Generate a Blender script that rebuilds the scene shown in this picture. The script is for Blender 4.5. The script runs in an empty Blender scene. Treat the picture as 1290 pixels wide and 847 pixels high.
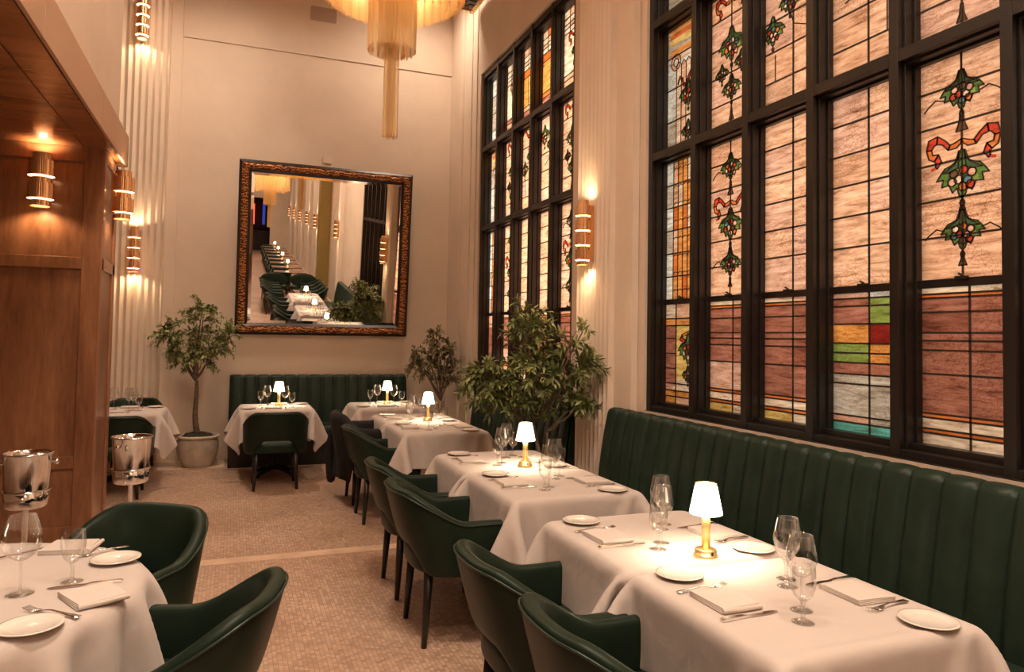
import bpy, bmesh, math, random
import numpy as np
from math import sin, cos, pi, sqrt, atan2, radians
from mathutils import Vector, Matrix, noise
from mathutils.geometry import delaunay_2d_cdt

C = bpy.context.scene.collection
random.seed(7)

# ------------------------------------------------------------------ helpers
class MB:
    """collects geometry that is linked as one mesh object"""
    def __init__(s):
        s.v = []; s.f = []; s.sm = []
    def add(s, vs, fs, smooth=False):
        o = len(s.v); s.v += [tuple(p) for p in vs]
        s.f += [tuple(i + o for i in f) for f in fs]; s.sm += [smooth] * len(fs)
    def box(s, x0, x1, y0, y1, z0, z1):
        s.add([(x0,y0,z0),(x1,y0,z0),(x1,y1,z0),(x0,y1,z0),(x0,y0,z1),(x1,y0,z1),(x1,y1,z1),(x0,y1,z1)],
              [(0,3,2,1),(4,5,6,7),(0,1,5,4),(1,2,6,5),(2,3,7,6),(3,0,4,7)])
    def lathe(s, prof, n=24, c=(0,0,0), cap0=False, cap1=False, sx=1, sy=1, smooth=True):
        vs = []
        for r, z in prof:
            for k in range(n):
                a = 2*pi*k/n; vs.append((c[0]+r*cos(a)*sx, c[1]+r*sin(a)*sy, c[2]+z))
        fs = []
        for j in range(len(prof)-1):
            for k in range(n):
                fs.append((j*n+k, j*n+(k+1)%n, (j+1)*n+(k+1)%n, (j+1)*n+k))
        if cap0: fs.append(tuple(range(n-1,-1,-1)))
        if cap1: fs.append(tuple((len(prof)-1)*n+k for k in range(n)))
        s.add(vs, fs, smooth)
    def tube(s, pts, rad, n=6, smooth=True):
        """pts: list of 3D points, rad: number or list"""
        P = [Vector(p) for p in pts]; m = len(P)
        R = rad if isinstance(rad, (list, tuple)) else [rad]*m
        vs = []; up = Vector((0.13, 0.31, 0.94))
        for i, p in enumerate(P):
            t = (P[min(i+1,m-1)] - P[max(i-1,0)])
            if t.length < 1e-9: t = Vector((0,0,1))
            t.normalize()
            a = t.cross(up)
            if a.length < 1e-3: a = t.cross(Vector((1,0,0)))
            a.normalize(); b = t.cross(a)
            for k in range(n):
                w = 2*pi*k/n; vs.append(p + (a*cos(w) + b*sin(w))*R[i])
        fs = [(j*n+k, j*n+(k+1)%n, (j+1)*n+(k+1)%n, (j+1)*n+k) for j in range(m-1) for k in range(n)]
        fs.append(tuple(range(n-1,-1,-1))); fs.append(tuple((m-1)*n+k for k in range(n)))
        s.add(vs, fs, smooth)
    def prism(s, pts, axis, a, b):
        """extrude closed 2D outline along an axis; pts are the two other coordinates in order"""
        n = len(pts)
        def mk(p, h):
            if axis == 'x': return (h, p[0], p[1])
            if axis == 'y': return (p[0], h, p[1])
            return (p[0], p[1], h)
        vs = [mk(p, a) for p in pts] + [mk(p, b) for p in pts]
        fs = [(k, (k+1)%n, n+(k+1)%n, n+k) for k in range(n)] + [tuple(range(n-1,-1,-1)), tuple(range(n, 2*n))]
        s.add(vs, fs)
    def grid(s, fn, nu, nv, smooth=True, closeu=False):
        vs = [fn(i, j) for j in range(nv) for i in range(nu)]
        fs = []
        for j in range(nv-1):
            for i in range(nu - (0 if closeu else 1)):
                i2 = (i+1) % nu
                fs.append((j*nu+i, j*nu+i2, (j+1)*nu+i2, (j+1)*nu+i))
        s.add(vs, fs, smooth)
    def mesh(s, name, mat=None, fixn=True):
        me = bpy.data.meshes.new(name); me.from_pydata(s.v, [], s.f)
        me.polygons.foreach_set('use_smooth', s.sm)
        if fixn:
            bm = bmesh.new(); bm.from_mesh(me); bmesh.ops.recalc_face_normals(bm, faces=bm.faces); bm.to_mesh(me); bm.free()
        if mat: me.materials.append(mat)
        me.update(); return me

def part(name, mb, mat, parent=None, loc=None, rot=None, bevel=0, subd=0, solid=0, seg=2, fixn=True):
    me = mb.mesh(name, mat, fixn) if isinstance(mb, MB) else mb
    o = bpy.data.objects.new(name, me); C.objects.link(o)
    if parent: o.parent = parent
    if loc is not None: o.location = loc
    if rot is not None: o.rotation_euler = rot
    if solid:
        m = o.modifiers.new('s', 'SOLIDIFY'); m.thickness = solid; m.offset = 0
    if bevel:
        m = o.modifiers.new('b', 'BEVEL'); m.width = bevel; m.segments = seg; m.limit_method = 'ANGLE'; m.angle_limit = radians(40)
        for p in me.polygons: p.use_smooth = True
        m.harden_normals = True
    if subd:
        m = o.modifiers.new('d', 'SUBSURF'); m.levels = subd; m.render_levels = subd
    return o
def thing(name, label, cat, loc=(0,0,0), rz=0, group=None):
    o = bpy.data.objects.new(name, None); C.objects.link(o)
    o.empty_display_size = .1
    o.location = loc; o.rotation_euler = (0,0,rz)
    return tag(o, label, cat, group)
def tag(o, label=None, cat=None, group=None):
    if label: o['label'] = label
    if cat: o['category'] = cat
    if group: o['group'] = group
    return o
def struct(o):
    o['kind'] = 'structure'; return o
def dup(o, loc=None, rz=None, label=None, group=None, parent=None, name=None):
    c = o.copy(); C.objects.link(c)
    if parent: c.parent = parent
    if loc is not None: c.location = loc
    if rz is not None: c.rotation_euler = (0,0,rz)
    if label: c['label'] = label
    if group: c['group'] = group
    for ch in list(o.children): dup(ch, parent=c)
    return c

# ------------------------------------------------------------------ materials
def new_mat(name):
    m = bpy.data.materials.new(name); m.use_nodes = True
    nt = m.node_tree; b = nt.nodes['Principled BSDF']; return m, nt, b
def N(nt, t, **k):
    n = nt.nodes.new(t)
    for a, v in k.items():
        if a.startswith('i_'): n.inputs[a[2:].replace('_',' ')].default_value = v
        else: setattr(n, a, v)
    return n
def ramp(nt, src, stops):
    r = nt.nodes.new('ShaderNodeValToRGB'); e = r.color_ramp.elements
    while len(e) < len(stops): e.new(.5)
    for k, (p, c) in enumerate(stops):
        e[k].position = p; e[k].color = (*c, 1)
    nt.links.new(src, r.inputs[0]); return r
def bump(nt, src, b, strength=.2, dist=.01):
    n = N(nt, 'ShaderNodeBump'); n.inputs['Strength'].default_value = strength; n.inputs['Distance'].default_value = dist
    nt.links.new(src, n.inputs['Height']); nt.links.new(n.outputs[0], b.inputs['Normal'])
def simple(name, col, rough=.5, metal=0, coat=0, var=0, vs=20, bmp=0, bs=200, bd=.002, spec=.5):
    m, nt, b = new_mat(name)
    b.inputs['Base Color'].default_value = (*col, 1); b.inputs['Roughness'].default_value = rough
    b.inputs['Metallic'].default_value = metal; b.inputs['Coat Weight'].default_value = coat
    b.inputs['Specular IOR Level'].default_value = spec
    tc = N(nt, 'ShaderNodeTexCoord')
    if var:
        n = N(nt, 'ShaderNodeTexNoise', i_Scale=vs, i_Detail=4.0); nt.links.new(tc.outputs['Object'], n.inputs['Vector'])
        r = ramp(nt, n.outputs['Fac'], [(.3, [c*(1-var) for c in col]), (.7, [min(1, c*(1+var)) for c in col])])
        nt.links.new(r.outputs[0], b.inputs['Base Color'])
    if bmp:
        n = N(nt, 'ShaderNodeTexNoise', i_Scale=bs, i_Detail=3.0); nt.links.new(tc.outputs['Object'], n.inputs['Vector'])
        bump(nt, n.outputs['Fac'], b, bmp, bd)
    return m

def m_plaster(name='plaster', col=(.70,.57,.46)):
    m, nt, b = new_mat(name)
    g = N(nt, 'ShaderNodeNewGeometry')
    n1 = N(nt, 'ShaderNodeTexNoise', i_Scale=1.6, i_Detail=6.0, i_Roughness=.6)
    n2 = N(nt, 'ShaderNodeTexNoise', i_Scale=14.0, i_Detail=8.0, i_Roughness=.7)
    nt.links.new(g.outputs['Position'], n1.inputs['Vector']); nt.links.new(g.outputs['Position'], n2.inputs['Vector'])
    r = ramp(nt, n1.outputs['Fac'], [(.3, [c*.93 for c in col]), (.7, [c*1.05 for c in col])])
    nt.links.new(r.outputs[0], b.inputs['Base Color']); b.inputs['Roughness'].default_value = .65
    bump(nt, n2.outputs['Fac'], b, .28, .006)
    return m
def m_wood(name, c1, c2, rough=.3, scale=(1,1,1), ws=3.0, coat=.4):
    m, nt, b = new_mat(name)
    g = N(nt, 'ShaderNodeNewGeometry'); mp = N(nt, 'ShaderNodeMapping'); mp.inputs['Scale'].default_value = scale
    nt.links.new(g.outputs['Position'], mp.inputs['Vector'])
    n1 = N(nt, 'ShaderNodeTexNoise', i_Scale=ws, i_Detail=8.0, i_Roughness=.65, i_Distortion=.8)
    nt.links.new(mp.outputs[0], n1.inputs['Vector'])
    n2 = N(nt, 'ShaderNodeTexNoise', i_Scale=ws*9, i_Detail=4.0); nt.links.new(mp.outputs[0], n2.inputs['Vector'])
    mx = N(nt, 'ShaderNodeMath', operation='MULTIPLY_ADD'); nt.links.new(n2.outputs['Fac'], mx.inputs[0]); mx.inputs[1].default_value = .35
    nt.links.new(n1.outputs['Fac'], mx.inputs[2])
    r = ramp(nt, mx.outputs[0], [(.45, c1), (.85, c2)])
    nt.links.new(r.outputs[0], b.inputs['Base Color']); b.inputs['Roughness'].default_value = rough
    b.inputs['Coat Weight'].default_value = coat; b.inputs['Coat Roughness'].default_value = .18
    bump(nt, n2.outputs['Fac'], b, .06, .003)
    return m
def m_mosaic():
    m, nt, b = new_mat('mosaic')
    g = N(nt, 'ShaderNodeNewGeometry')
    mp = N(nt, 'ShaderNodeMapping'); mp.inputs['Rotation'].default_value = (0,0,radians(90)); nt.links.new(g.outputs['Position'], mp.inputs['Vector'])
    br = N(nt, 'ShaderNodeTexBrick'); nt.links.new(mp.outputs[0], br.inputs['Vector'])
    br.offset = .5; br.inputs['Scale'].default_value = 1.0
    for k, v in (('Brick Width',.026),('Row Height',.0225),('Mortar Size',.0013),('Mortar Smooth',.3),('Bias',0.)): br.inputs[k].default_value = v
    br.inputs['Color1'].default_value = (.43,.285,.205,1); br.inputs['Color2'].default_value = (.67,.48,.365,1); br.inputs['Mortar'].default_value = (.30,.17,.11,1)
    n1 = N(nt, 'ShaderNodeTexNoise', i_Scale=1.3, i_Detail=5.0); nt.links.new(g.outputs['Position'], n1.inputs['Vector'])
    r = ramp(nt, n1.outputs['Fac'], [(.3, (.72,.66,.62)), (.7, (1,1,1))])
    mx = N(nt, 'ShaderNodeMix', data_type='RGBA', blend_type='MULTIPLY'); mx.inputs[0].default_value = 1
    nt.links.new(br.outputs['Color'], mx.inputs[6]); nt.links.new(r.outputs[0], mx.inputs[7])
    nt.links.new(mx.outputs[2], b.inputs['Base Color'])
    b.inputs['Roughness'].default_value = .38
    inv = N(nt, 'ShaderNodeMath', operation='SUBTRACT'); inv.inputs[0].default_value = 1; nt.links.new(br.outputs['Fac'], inv.inputs[1])
    bump(nt, inv.outputs[0], b, .4, .002)
    return m
def m_leather(name, col):
    m, nt, b = new_mat(name)
    tc = N(nt, 'ShaderNodeTexCoord')
    v = N(nt, 'ShaderNodeTexVoronoi', i_Scale=420.0); nt.links.new(tc.outputs['Object'], v.inputs['Vector'])
    n = N(nt, 'ShaderNodeTexNoise', i_Scale=9.0, i_Detail=3.0); nt.links.new(tc.outputs['Object'], n.inputs['Vector'])
    r = ramp(nt, n.outputs['Fac'], [(.3, [c*.85 for c in col]), (.7, [c*1.18 for c in col])])
    nt.links.new(r.outputs[0], b.inputs['Base Color']); b.inputs['Roughness'].default_value = .43
    b.inputs['Specular IOR Level'].default_value = .2
    bump(nt, v.outputs['Distance'], b, .05, .0006)
    return m
def m_cloth():
    m, nt, b = new_mat('table_linen')
    tc = N(nt, 'ShaderNodeTexCoord')
    n = N(nt, 'ShaderNodeTexNoise', i_Scale=5.0, i_Detail=3.0, i_Distortion=.6); nt.links.new(tc.outputs['Object'], n.inputs['Vector'])
    w = N(nt, 'ShaderNodeTexNoise', i_Scale=500.0); nt.links.new(tc.outputs['Object'], w.inputs['Vector'])
    a = N(nt, 'ShaderNodeMath', operation='MULTIPLY_ADD'); nt.links.new(w.outputs['Fac'], a.inputs[0]); a.inputs[1].default_value = .04; nt.links.new(n.outputs['Fac'], a.inputs[2])
    # pressed fold creases and soft crumples
    sx = N(nt, 'ShaderNodeSeparateXYZ'); nt.links.new(tc.outputs['Object'], sx.inputs[0])
    for ax in (0, 1):
        ab = N(nt, 'ShaderNodeMath', operation='ABSOLUTE'); nt.links.new(sx.outputs[ax], ab.inputs[0])
        mr = N(nt, 'ShaderNodeMapRange', interpolation_type='SMOOTHSTEP'); mr.inputs['From Max'].default_value = .012; mr.inputs['To Min'].default_value = .06; mr.inputs['To Max'].default_value = 0
        nt.links.new(ab.outputs[0], mr.inputs['Value'])
        ad = N(nt, 'ShaderNodeMath', operation='ADD'); nt.links.new(a.outputs[0], ad.inputs[0]); nt.links.new(mr.outputs[0], ad.inputs[1]); a = ad
    mp = N(nt, 'ShaderNodeMapping'); mp.inputs['Rotation'].default_value = (.4,.3,.8); mp.inputs['Scale'].default_value = (2.5,14,5); nt.links.new(tc.outputs['Object'], mp.inputs['Vector'])
    n4 = N(nt, 'ShaderNodeTexNoise', i_Scale=1.0, i_Detail=2.0); nt.links.new(mp.outputs[0], n4.inputs['Vector'])
    ad = N(nt, 'ShaderNodeMath', operation='MULTIPLY_ADD'); nt.links.new(n4.outputs['Fac'], ad.inputs[0]); ad.inputs[1].default_value = .35; nt.links.new(a.outputs[0], ad.inputs[2]); a = ad
    b.inputs['Base Color'].default_value = (.53,.455,.42,1); b.inputs['Roughness'].default_value = .8
    b.inputs['Sheen Weight'].default_value = .2
    bump(nt, a.outputs[0], b, .25, .03)
    return m
def m_thin_glass():
    m, nt, b = new_mat('clear_glass'); nt.nodes.remove(b)
    out = nt.nodes['Material Output']
    t = N(nt, 'ShaderNodeBsdfTransparent'); t.inputs[0].default_value = (.985,.985,.98,1)
    g = N(nt, 'ShaderNodeBsdfGlossy'); g.inputs['Roughness'].default_value = .02
    lw = N(nt, 'ShaderNodeLayerWeight', i_Blend=.42)
    mm = N(nt, 'ShaderNodeMath', operation='MULTIPLY_ADD'); nt.links.new(lw.outputs['Facing'], mm.inputs[0]); mm.inputs[1].default_value = .62; mm.inputs[2].default_value = .07
    mx = N(nt, 'ShaderNodeMixShader'); nt.links.new(mm.outputs[0], mx.inputs[0]); nt.links.new(t.outputs[0], mx.inputs[1]); nt.links.new(g.outputs[0], mx.inputs[2])
    nt.links.new(mx.outputs[0], out.inputs[0]); return m
def m_emit(name, col, s):
    m, nt, b = new_mat(name)
    b.inputs['Base Color'].default_value = (*col, 1); b.inputs['Emission Color'].default_value = (*col, 1); b.inputs['Emission Strength'].default_value = s
    return m
def m_stained():
    m, nt, b = new_mat('stained_glass'); nt.nodes.remove(b); out = nt.nodes['Material Output']
    at_ = N(nt, 'ShaderNodeAttribute', attribute_name='tint')
    g = N(nt, 'ShaderNodeNewGeometry')
    mp = N(nt, 'ShaderNodeMapping'); mp.inputs['Scale'].default_value = (1,1.1,7.5); nt.links.new(g.outputs['Position'], mp.inputs['Vector'])
    n = N(nt, 'ShaderNodeTexNoise', i_Scale=5.0, i_Detail=9.0, i_Roughness=.72, i_Distortion=.4); nt.links.new(mp.outputs[0], n.inputs['Vector'])
    r = ramp(nt, n.outputs['Fac'], [(.30, (.16,.10,.07)), (.46, (.66,.56,.48)), (.64, (1,.97,.93))])
    v = N(nt, 'ShaderNodeTexVoronoi', feature='DISTANCE_TO_EDGE', i_Scale=38.0)
    mp2 = N(nt, 'ShaderNodeMapping'); mp2.inputs['Scale'].default_value = (1,1,1.7); nt.links.new(g.outputs['Position'], mp2.inputs['Vector']); nt.links.new(mp2.outputs[0], v.inputs['Vector'])
    n3 = N(nt, 'ShaderNodeTexNoise', i_Scale=3.0, i_Detail=2.0); nt.links.new(g.outputs['Position'], n3.inputs['Vector'])
    cr = ramp(nt, v.outputs['Distance'], [(.0, (.35,.2,.14)), (.07, (1,1,1))])
    cm = N(nt, 'ShaderNodeMix', data_type='RGBA', blend_type='MULTIPLY')
    th = ramp(nt, n3.outputs['Fac'], [(.42, (0,0,0)), (.6, (.75,.75,.75))]); nt.links.new(th.outputs[0], cm.inputs[0])
    nt.links.new(r.outputs[0], cm.inputs[6]); nt.links.new(cr.outputs[0], cm.inputs[7])
    mx = N(nt, 'ShaderNodeMix', data_type='RGBA', blend_type='MULTIPLY'); mx.inputs[0].default_value = 1
    nt.links.new(at_.outputs['Color'], mx.inputs[6]); nt.links.new(cm.outputs[2], mx.inputs[7])
    t = N(nt, 'ShaderNodeBsdfTranslucent'); nt.links.new(mx.outputs[2], t.inputs[0])
    gl = N(nt, 'ShaderNodeBsdfGlossy'); gl.inputs['Roughness'].default_value = .14
    bp = N(nt, 'ShaderNodeBump'); bp.inputs['Strength'].default_value = .5; bp.inputs['Distance'].default_value = .004
    nt.links.new(n.outputs['Fac'], bp.inputs['Height']); nt.links.new(bp.outputs[0], gl.inputs['Normal'])
    ms = N(nt, 'ShaderNodeMixShader'); ms.inputs[0].default_value = .05
    nt.links.new(t.outputs[0], ms.inputs[1]); nt.links.new(gl.outputs[0], ms.inputs[2]); nt.links.new(ms.outputs[0], out.inputs[0])
    return m
def m_leaf(name, c1, c2):
    m, nt, b = new_mat(name)
    tc = N(nt, 'ShaderNodeTexCoord'); n = N(nt, 'ShaderNodeTexNoise', i_Scale=14.0, i_Detail=2.0); nt.links.new(tc.outputs['Object'], n.inputs['Vector'])
    r = ramp(nt, n.outputs['Fac'], [(.35, c1), (.65, c2)])
    nt.links.new(r.outputs[0], b.inputs['Base Color']); b.inputs['Roughness'].default_value = .45
    return m
def m_goldframe():
    m, nt, b = new_mat('carved_gold')
    g = N(nt, 'ShaderNodeTexCoord')
    w = N(nt, 'ShaderNodeTexWave', wave_type='RINGS', i_Scale=9.0, i_Distortion=9.0, i_Detail=1.5); w.inputs['Detail Scale'].default_value = 1.2
    nt.links.new(g.outputs['Object'], w.inputs['Vector'])
    v = N(nt, 'ShaderNodeTexVoronoi', i_Scale=26.0); nt.links.new(g.outputs['Object'], v.inputs['Vector'])
    ad = N(nt, 'ShaderNodeMath', operation='MULTIPLY'); nt.links.new(w.outputs['Fac'], ad.inputs[0]); nt.links.new(v.outputs['Distance'], ad.inputs[1])
    r = ramp(nt, ad.outputs[0], [(.08, (.07,.018,.006)), (.25, (.26,.085,.025)), (.5, (.50,.22,.07))])
    nt.links.new(r.outputs[0], b.inputs['Base Color']); b.inputs['Metallic'].default_value = .55; b.inputs['Roughness'].default_value = .45
    bump(nt, ad.outputs[0], b, .6, .01)
    return m

M = {
 'plaster': m_plaster(), 'plaster2': m_plaster('plaster_pale', (.74,.61,.50)),
 'wood': m_wood('panel_wood', (.155,.058,.025), (.33,.145,.068), .32, (1.0,1.0,.16), 5.0),
 'woodceil': m_wood('soffit_wood', (.20,.07,.025), (.36,.15,.06), .26, (.18,1.0,1.0), 4.0),
 'woodedge': m_wood('edge_wood', (.26,.10,.05), (.40,.18,.10), .35, (1.0,1.0,.14), 6.0),
 'fascia': simple('fascia_paint', (.50,.30,.19), .5, var=.05, vs=2),
 'planks': m_wood('floor_planks', (.10,.03,.012), (.33,.13,.05), .35, (6.0,.3,1.0), 4.0),
 'mosaic': m_mosaic(),
 'marble': simple('marble', (.66,.47,.34), .3, var=.18, vs=5),
 'leather': m_leather('green_leather', (.0105,.021,.0125)),
 'leather2': m_leather('banquette_leather', (.015,.028,.0185)),
 'piping': simple('green_piping', (.012,.028,.018), .35),
 'blackwood': simple('black_wood', (.012,.009,.008), .35, var=.3),
 'iron': simple('black_iron', (.01,.01,.01), .4, metal=.3, var=.2),
 'winframe': simple('window_frame_paint', (.011,.0075,.006), .4, var=.25, vs=6, bmp=.1, bs=60),
 'lead': simple('lead_came', (.035,.022,.016), .5, var=.2),
 'cloth': m_cloth(),
 'napkin': simple('napkin_linen', (.60,.52,.475), .85, var=.03, bmp=.2, bs=600),
 'china': simple('white_china', (.74,.68,.62), .12, var=.02, coat=.5),
 'steel': simple('polished_steel', (.86,.84,.80), .2, metal=1, var=.04),
 'chrome': simple('chrome', (.84,.87,.90), .09, metal=1, var=.03),
 'brass': simple('polished_brass', (.95,.60,.34), .22, metal=1, var=.06, vs=30),
 'lampbrass': simple('lamp_gold', (.88,.68,.33), .3, metal=.85, var=.04),
 'glass': m_thin_glass(), 'stained': m_stained(),
 'shade': m_emit('lit_lamp_shade', (1.0,.86,.62), 5.0),
 'glow': m_emit('sconce_diffuser', (1.0,.66,.34), 4.5),
 'mirror': simple('mirror_glass', (.90,.88,.85), .0, metal=1),
 'bevelglass': simple('mirror_bevel', (.92,.90,.87), .02, metal=1),
 'frameblack': simple('frame_black', (.018,.010,.007), .35, var=.3),
 'gold': m_goldframe(),
 'pot': simple('grey_clay', (.56,.46,.37), .75, var=.18, vs=9, bmp=.4, bs=40, bd=.004),
 'soil': simple('moss_soil', (.03,.028,.014), .95, var=.5, vs=50, bmp=1, bs=60, bd=.02),
 'bark': simple('olive_bark', (.16,.11,.075), .85, var=.35, vs=30, bmp=.6, bs=70, bd=.006),
 'leaf1': m_leaf('olive_leaf', (.11,.15,.045), (.36,.36,.14)),
 'leaf2': m_leaf('olive_leaf_deep', (.09,.13,.035), (.32,.33,.12)),
 'leaf3': m_leaf('olive_leaf_dry', (.11,.10,.045), (.30,.25,.12)),
 'fringe': None,
 'coat': simple('black_wool', (.006,.0055,.007), .9, var=.3, bmp=.3, bs=300),
 'speaker': simple('grille_paint', (.42,.31,.25), .6, var=.03, bmp=.3, bs=900),
 'dark': simple('dark_void', (.006,.005,.006), .6),
 'vent': simple('vent_black', (.008,.006,.005), .6),
 'ornament': m_goldframe(),
 'olivegold': simple('olive_gold_paint', (.35,.25,.08), .35, metal=.4, var=.1),
}
def m_fringe():
    m, nt, b = new_mat('gold_fringe'); nt.nodes.remove(b); out = nt.nodes['Material Output']
    d = N(nt, 'ShaderNodeBsdfDiffuse'); t = N(nt, 'ShaderNodeBsdfTranslucent'); g = N(nt, 'ShaderNodeBsdfGlossy')
    d.inputs[0].default_value = (.93,.76,.47,1); t.inputs[0].default_value = (.95,.80,.52,1); g.inputs[0].default_value = (.95,.7,.4,1); g.inputs['Roughness'].default_value = .3
    a = N(nt, 'ShaderNodeMixShader'); a.inputs[0].default_value = .5; nt.links.new(d.outputs[0], a.inputs[1]); nt.links.new(t.outputs[0], a.inputs[2])
    c = N(nt, 'ShaderNodeMixShader'); c.inputs[0].default_value = .2; nt.links.new(a.outputs[0], c.inputs[1]); nt.links.new(g.outputs[0], c.inputs[2])
    nt.links.new(c.outputs[0], out.inputs[0]); return m
M['fringe'] = m_fringe()

def light(kind, name, loc, energy, col=(1,.72,.45), size=.05, rot=None, spot=None, sy=None, blend=.6):
    l = bpy.data.lights.new(name, kind); l.energy = energy; l.color = col
    if kind == 'AREA':
        l.size = size
        if sy: l.shape = 'RECTANGLE'; l.size_y = sy
    else: l.shadow_soft_size = size
    if kind == 'SPOT': l.spot_size = spot; l.spot_blend = blend
    o = bpy.data.objects.new(name, l); C.objects.link(o); o.location = loc
    if rot: o.rotation_euler = rot
    return o

# ------------------------------------------------------------------ room shell
XW = 2.86; YB = 9.85; YE = -24.0; ZC = 6.6; XL = -4.2
def sbox(name, mat, *b, bevel=0):
    m = MB(); m.box(*b); return struct(part(name, m, M[mat], bevel=bevel))
sbox('floor', 'mosaic', XL, XW+.3, YE-3, YB+.3, -.1, 0)
sbox('ceiling', 'plaster', XL, XW+.3, YE-3, YB+.3, ZC, ZC+.1)
sbox('wall_left', 'plaster', XL-.1, XL, YE-3, YB+.3, 0, ZC)
# back wall with a shallow recessed panel
m = MB(); m.box(XL, XW+.3, YB, YB+.2, 0, ZC)
m.box(XL, -.70, YB-.035, YB, 0, ZC); m.box(-.70, XW, YB-.013, YB, 5.30, ZC)
m.box(2.80, XW, YB-.035, YB, 0, 5.30)
struct(part('wall_back', m, M['plaster'], bevel=.006))
sbox('baseboard_back', 'plaster2', XL, XW, YB-.055, YB-.034, 0, .11)
# right wall with two window openings
W1 = (5.93, 8.68); W2 = (1.45, 4.68); Z0, Z1 = 1.07, 4.95
m = MB()
m.box(XW, XW+.3, YE-3, YB+.2, 0, Z0); m.box(XW, XW+.3, YE-3, YB+.2, Z1, ZC)
for a, b in ((W1[1], YB+.2), (W2[1], W1[0]), (YE-3, W2[0])): m.box(XW, XW+.3, a, b, Z0, Z1)
struct(part('wall_right', m, M['plaster']))
sbox('baseboard_right', 'plaster2', XW-.02, XW, YE, YB-.06, 0, .12)
# corner strips on the right wall
m = MB(); m.box(2.80, XW, 9.30, YB-.035, .0, ZC); m.box(2.83, XW, 8.98, 9.30, 0, ZC); m.box(2.845, XW, 8.80, 8.98, 0, ZC)
struct(part('trim_1', m, M['plaster2'], bevel=.006))

def flutes(x, y0, y1, z0, z1, n, depth, back, axis):
    """fluted slab: outline along its width, extruded upward"""
    w = (y1-y0)/n; pts = [(y0, back)]
    for i in range(n):
        a = y0 + i*w
        pts.append((a, x))
        for k in range(1, 6):
            t = k/6; pts.append((a + w*(.12+.76*t), x + depth*sin(pi*t)*(1 if back > x else -1)))
        pts.append((a + w*.995, x))
    pts += [(y1, x), (y1, back)]
    m = MB()
    m.prism([(q, p) if axis == 'x' else (p, q) for p, q in pts], 'z', z0, z1)
    return m
def wallpilaster(yc, hw, n):
    m = flutes(2.75, yc-hw, yc+hw, .0, ZC, n, .036, 2.80, 'x')
    m.box(2.80, 2.855, yc-hw-.27, yc+hw+.0, 0, ZC)
    return m
struct(part('trim_2', wallpilaster(5.32, .285, 8), M['plaster2']))
struct(part('trim_3', flutes(9.66, -1.50, -.83, 0, ZC, 9, .03, YB-.035, 'y'), M['plaster2']))
k = 4
for yy in (-2.0, -8.2, -11.6, -15.2, -19.0, -22.8):
    struct(part('trim_%d' % k, wallpilaster(yy, .25, 7), M['plaster2'])); k += 1
m = MB(); m.box(2.5, XW, -5.5, -5.0, 0, 5.2); m.box(2.44, XW, -5.56, -4.94, 4.6, 4.75); m.box(2.54, XW, -5.45, -5.05, 5.2, ZC)
struct(part('trim_%d' % k, m, M['olivegold'], bevel=.01)); k += 1
# floor bands
sbox('trim_%d' % k, 'marble', XL, 1.9, 5.40, 5.53, .0, .004); k += 1
sbox('trim_%d' % k, 'marble', XL, -.06, 9.20, YB-.05, .0, .012, bevel=.003); k += 1
sbox('trim_%d' % k, 'planks', 1.52, XW-.02, -4.0, 5.38, .0, .012); k += 1
# mezzanine volume with wood underside, cabinet end wall
m = MB(); m.box(XL, -.96, YE, 6.86, 3.25, ZC); struct(part('wall_mezzanine', m, M['plaster']))
m = MB(); m.box(XL, -.905, YE, 6.84, 3.0, 3.24); struct(part('trim_%d' % k, m, M['woodceil'])); k += 1
m = MB(); m.box(-.905, -.885, 5.62, 6.88, 2.985, 3.25); m.box(-.905, -.885, 3.98, 5.614, 2.985, 3.25); m.box(-.905, -.885, YE, 3.974, 2.985, 3.25); m.box(XL, -.885, 6.84, 6.88, 2.985, 3.25)
struct(part('trim_%d' % k, m, M['fascia'], bevel=.003)); k += 1
m = MB(); m.box(-1.10, -.915, YE, 6.28, 2.988, 3.0); m.box(XL, -1.11, 3.98, 5.60, 2.990, 3.0); m.box(XL, -1.11, 5.61, 6.28, 2.990, 3.0); m.box(XL, -1.11, YE, 3.97, 2.990, 3.0)
struct(part('trim_%d' % k, m, M['woodceil'], bevel=.002)); k += 1
# wood end wall (faces camera) with frame-and-panel joinery
m = MB(); m.box(XL, -.975, 6.32, 6.93, 0, 2.995)
def rail(x0,x1,z0,z1): m.box(x0, x1, 6.30, 6.32, z0, z1)
rail(-1.10,-.975,0,2.995)
rail(-2.35,-2.20,0,2.88)
for a,b in ((2.88,2.995),(2.06,2.15),(.55,.64),(0,.12)): rail(-2.2,-1.10,a,b); rail(-4.2,-2.35,a,b)
struct(part('wall_wood', m, M['wood'], bevel=.004))
m = MB(); m.box(-.975,-.962,6.32,6.95,2.06,2.15); m.box(-.975,-.962,6.32,6.95,2.9,2.99); m.box(-.975,-.962,6.84,6.95,0,2.99); m.box(-.975,-.962,6.30,6.38,0,2.99)
struct(part('trim_%d' % k, m, M['woodedge'], bevel=.003)); k += 1
# end wall far behind with a dark opening
m = MB(); m.box(XL, -1.2, YE-.2, YE, 0, ZC); m.box(1.75, XW, YE-.2, YE, 0, ZC); m.box(-1.2, 1.75, YE-.2, YE, 3.1, ZC)
struct(part('wall_end', m, M['plaster']))
sbox('wall_lobby', 'dark', XL, XW, YE-3.1, YE-3.0, 0, ZC)
# long air slot on the mezzanine wall
t = thing('air_slot', 'long black linear air slot above the mezzanine fascia', 'vent', (-.96, 3.1, 3.30))
m = MB(); m.box(-.002,.004,-3,1.95,0,.075); part('frame', m, M['speaker'], t)
m = MB(); m.box(.0035,.008,-3,1.94,.006,.028); m.box(.0035,.008,-3,1.94,.044,.07); part('slot', m, M['vent'], t)

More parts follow.
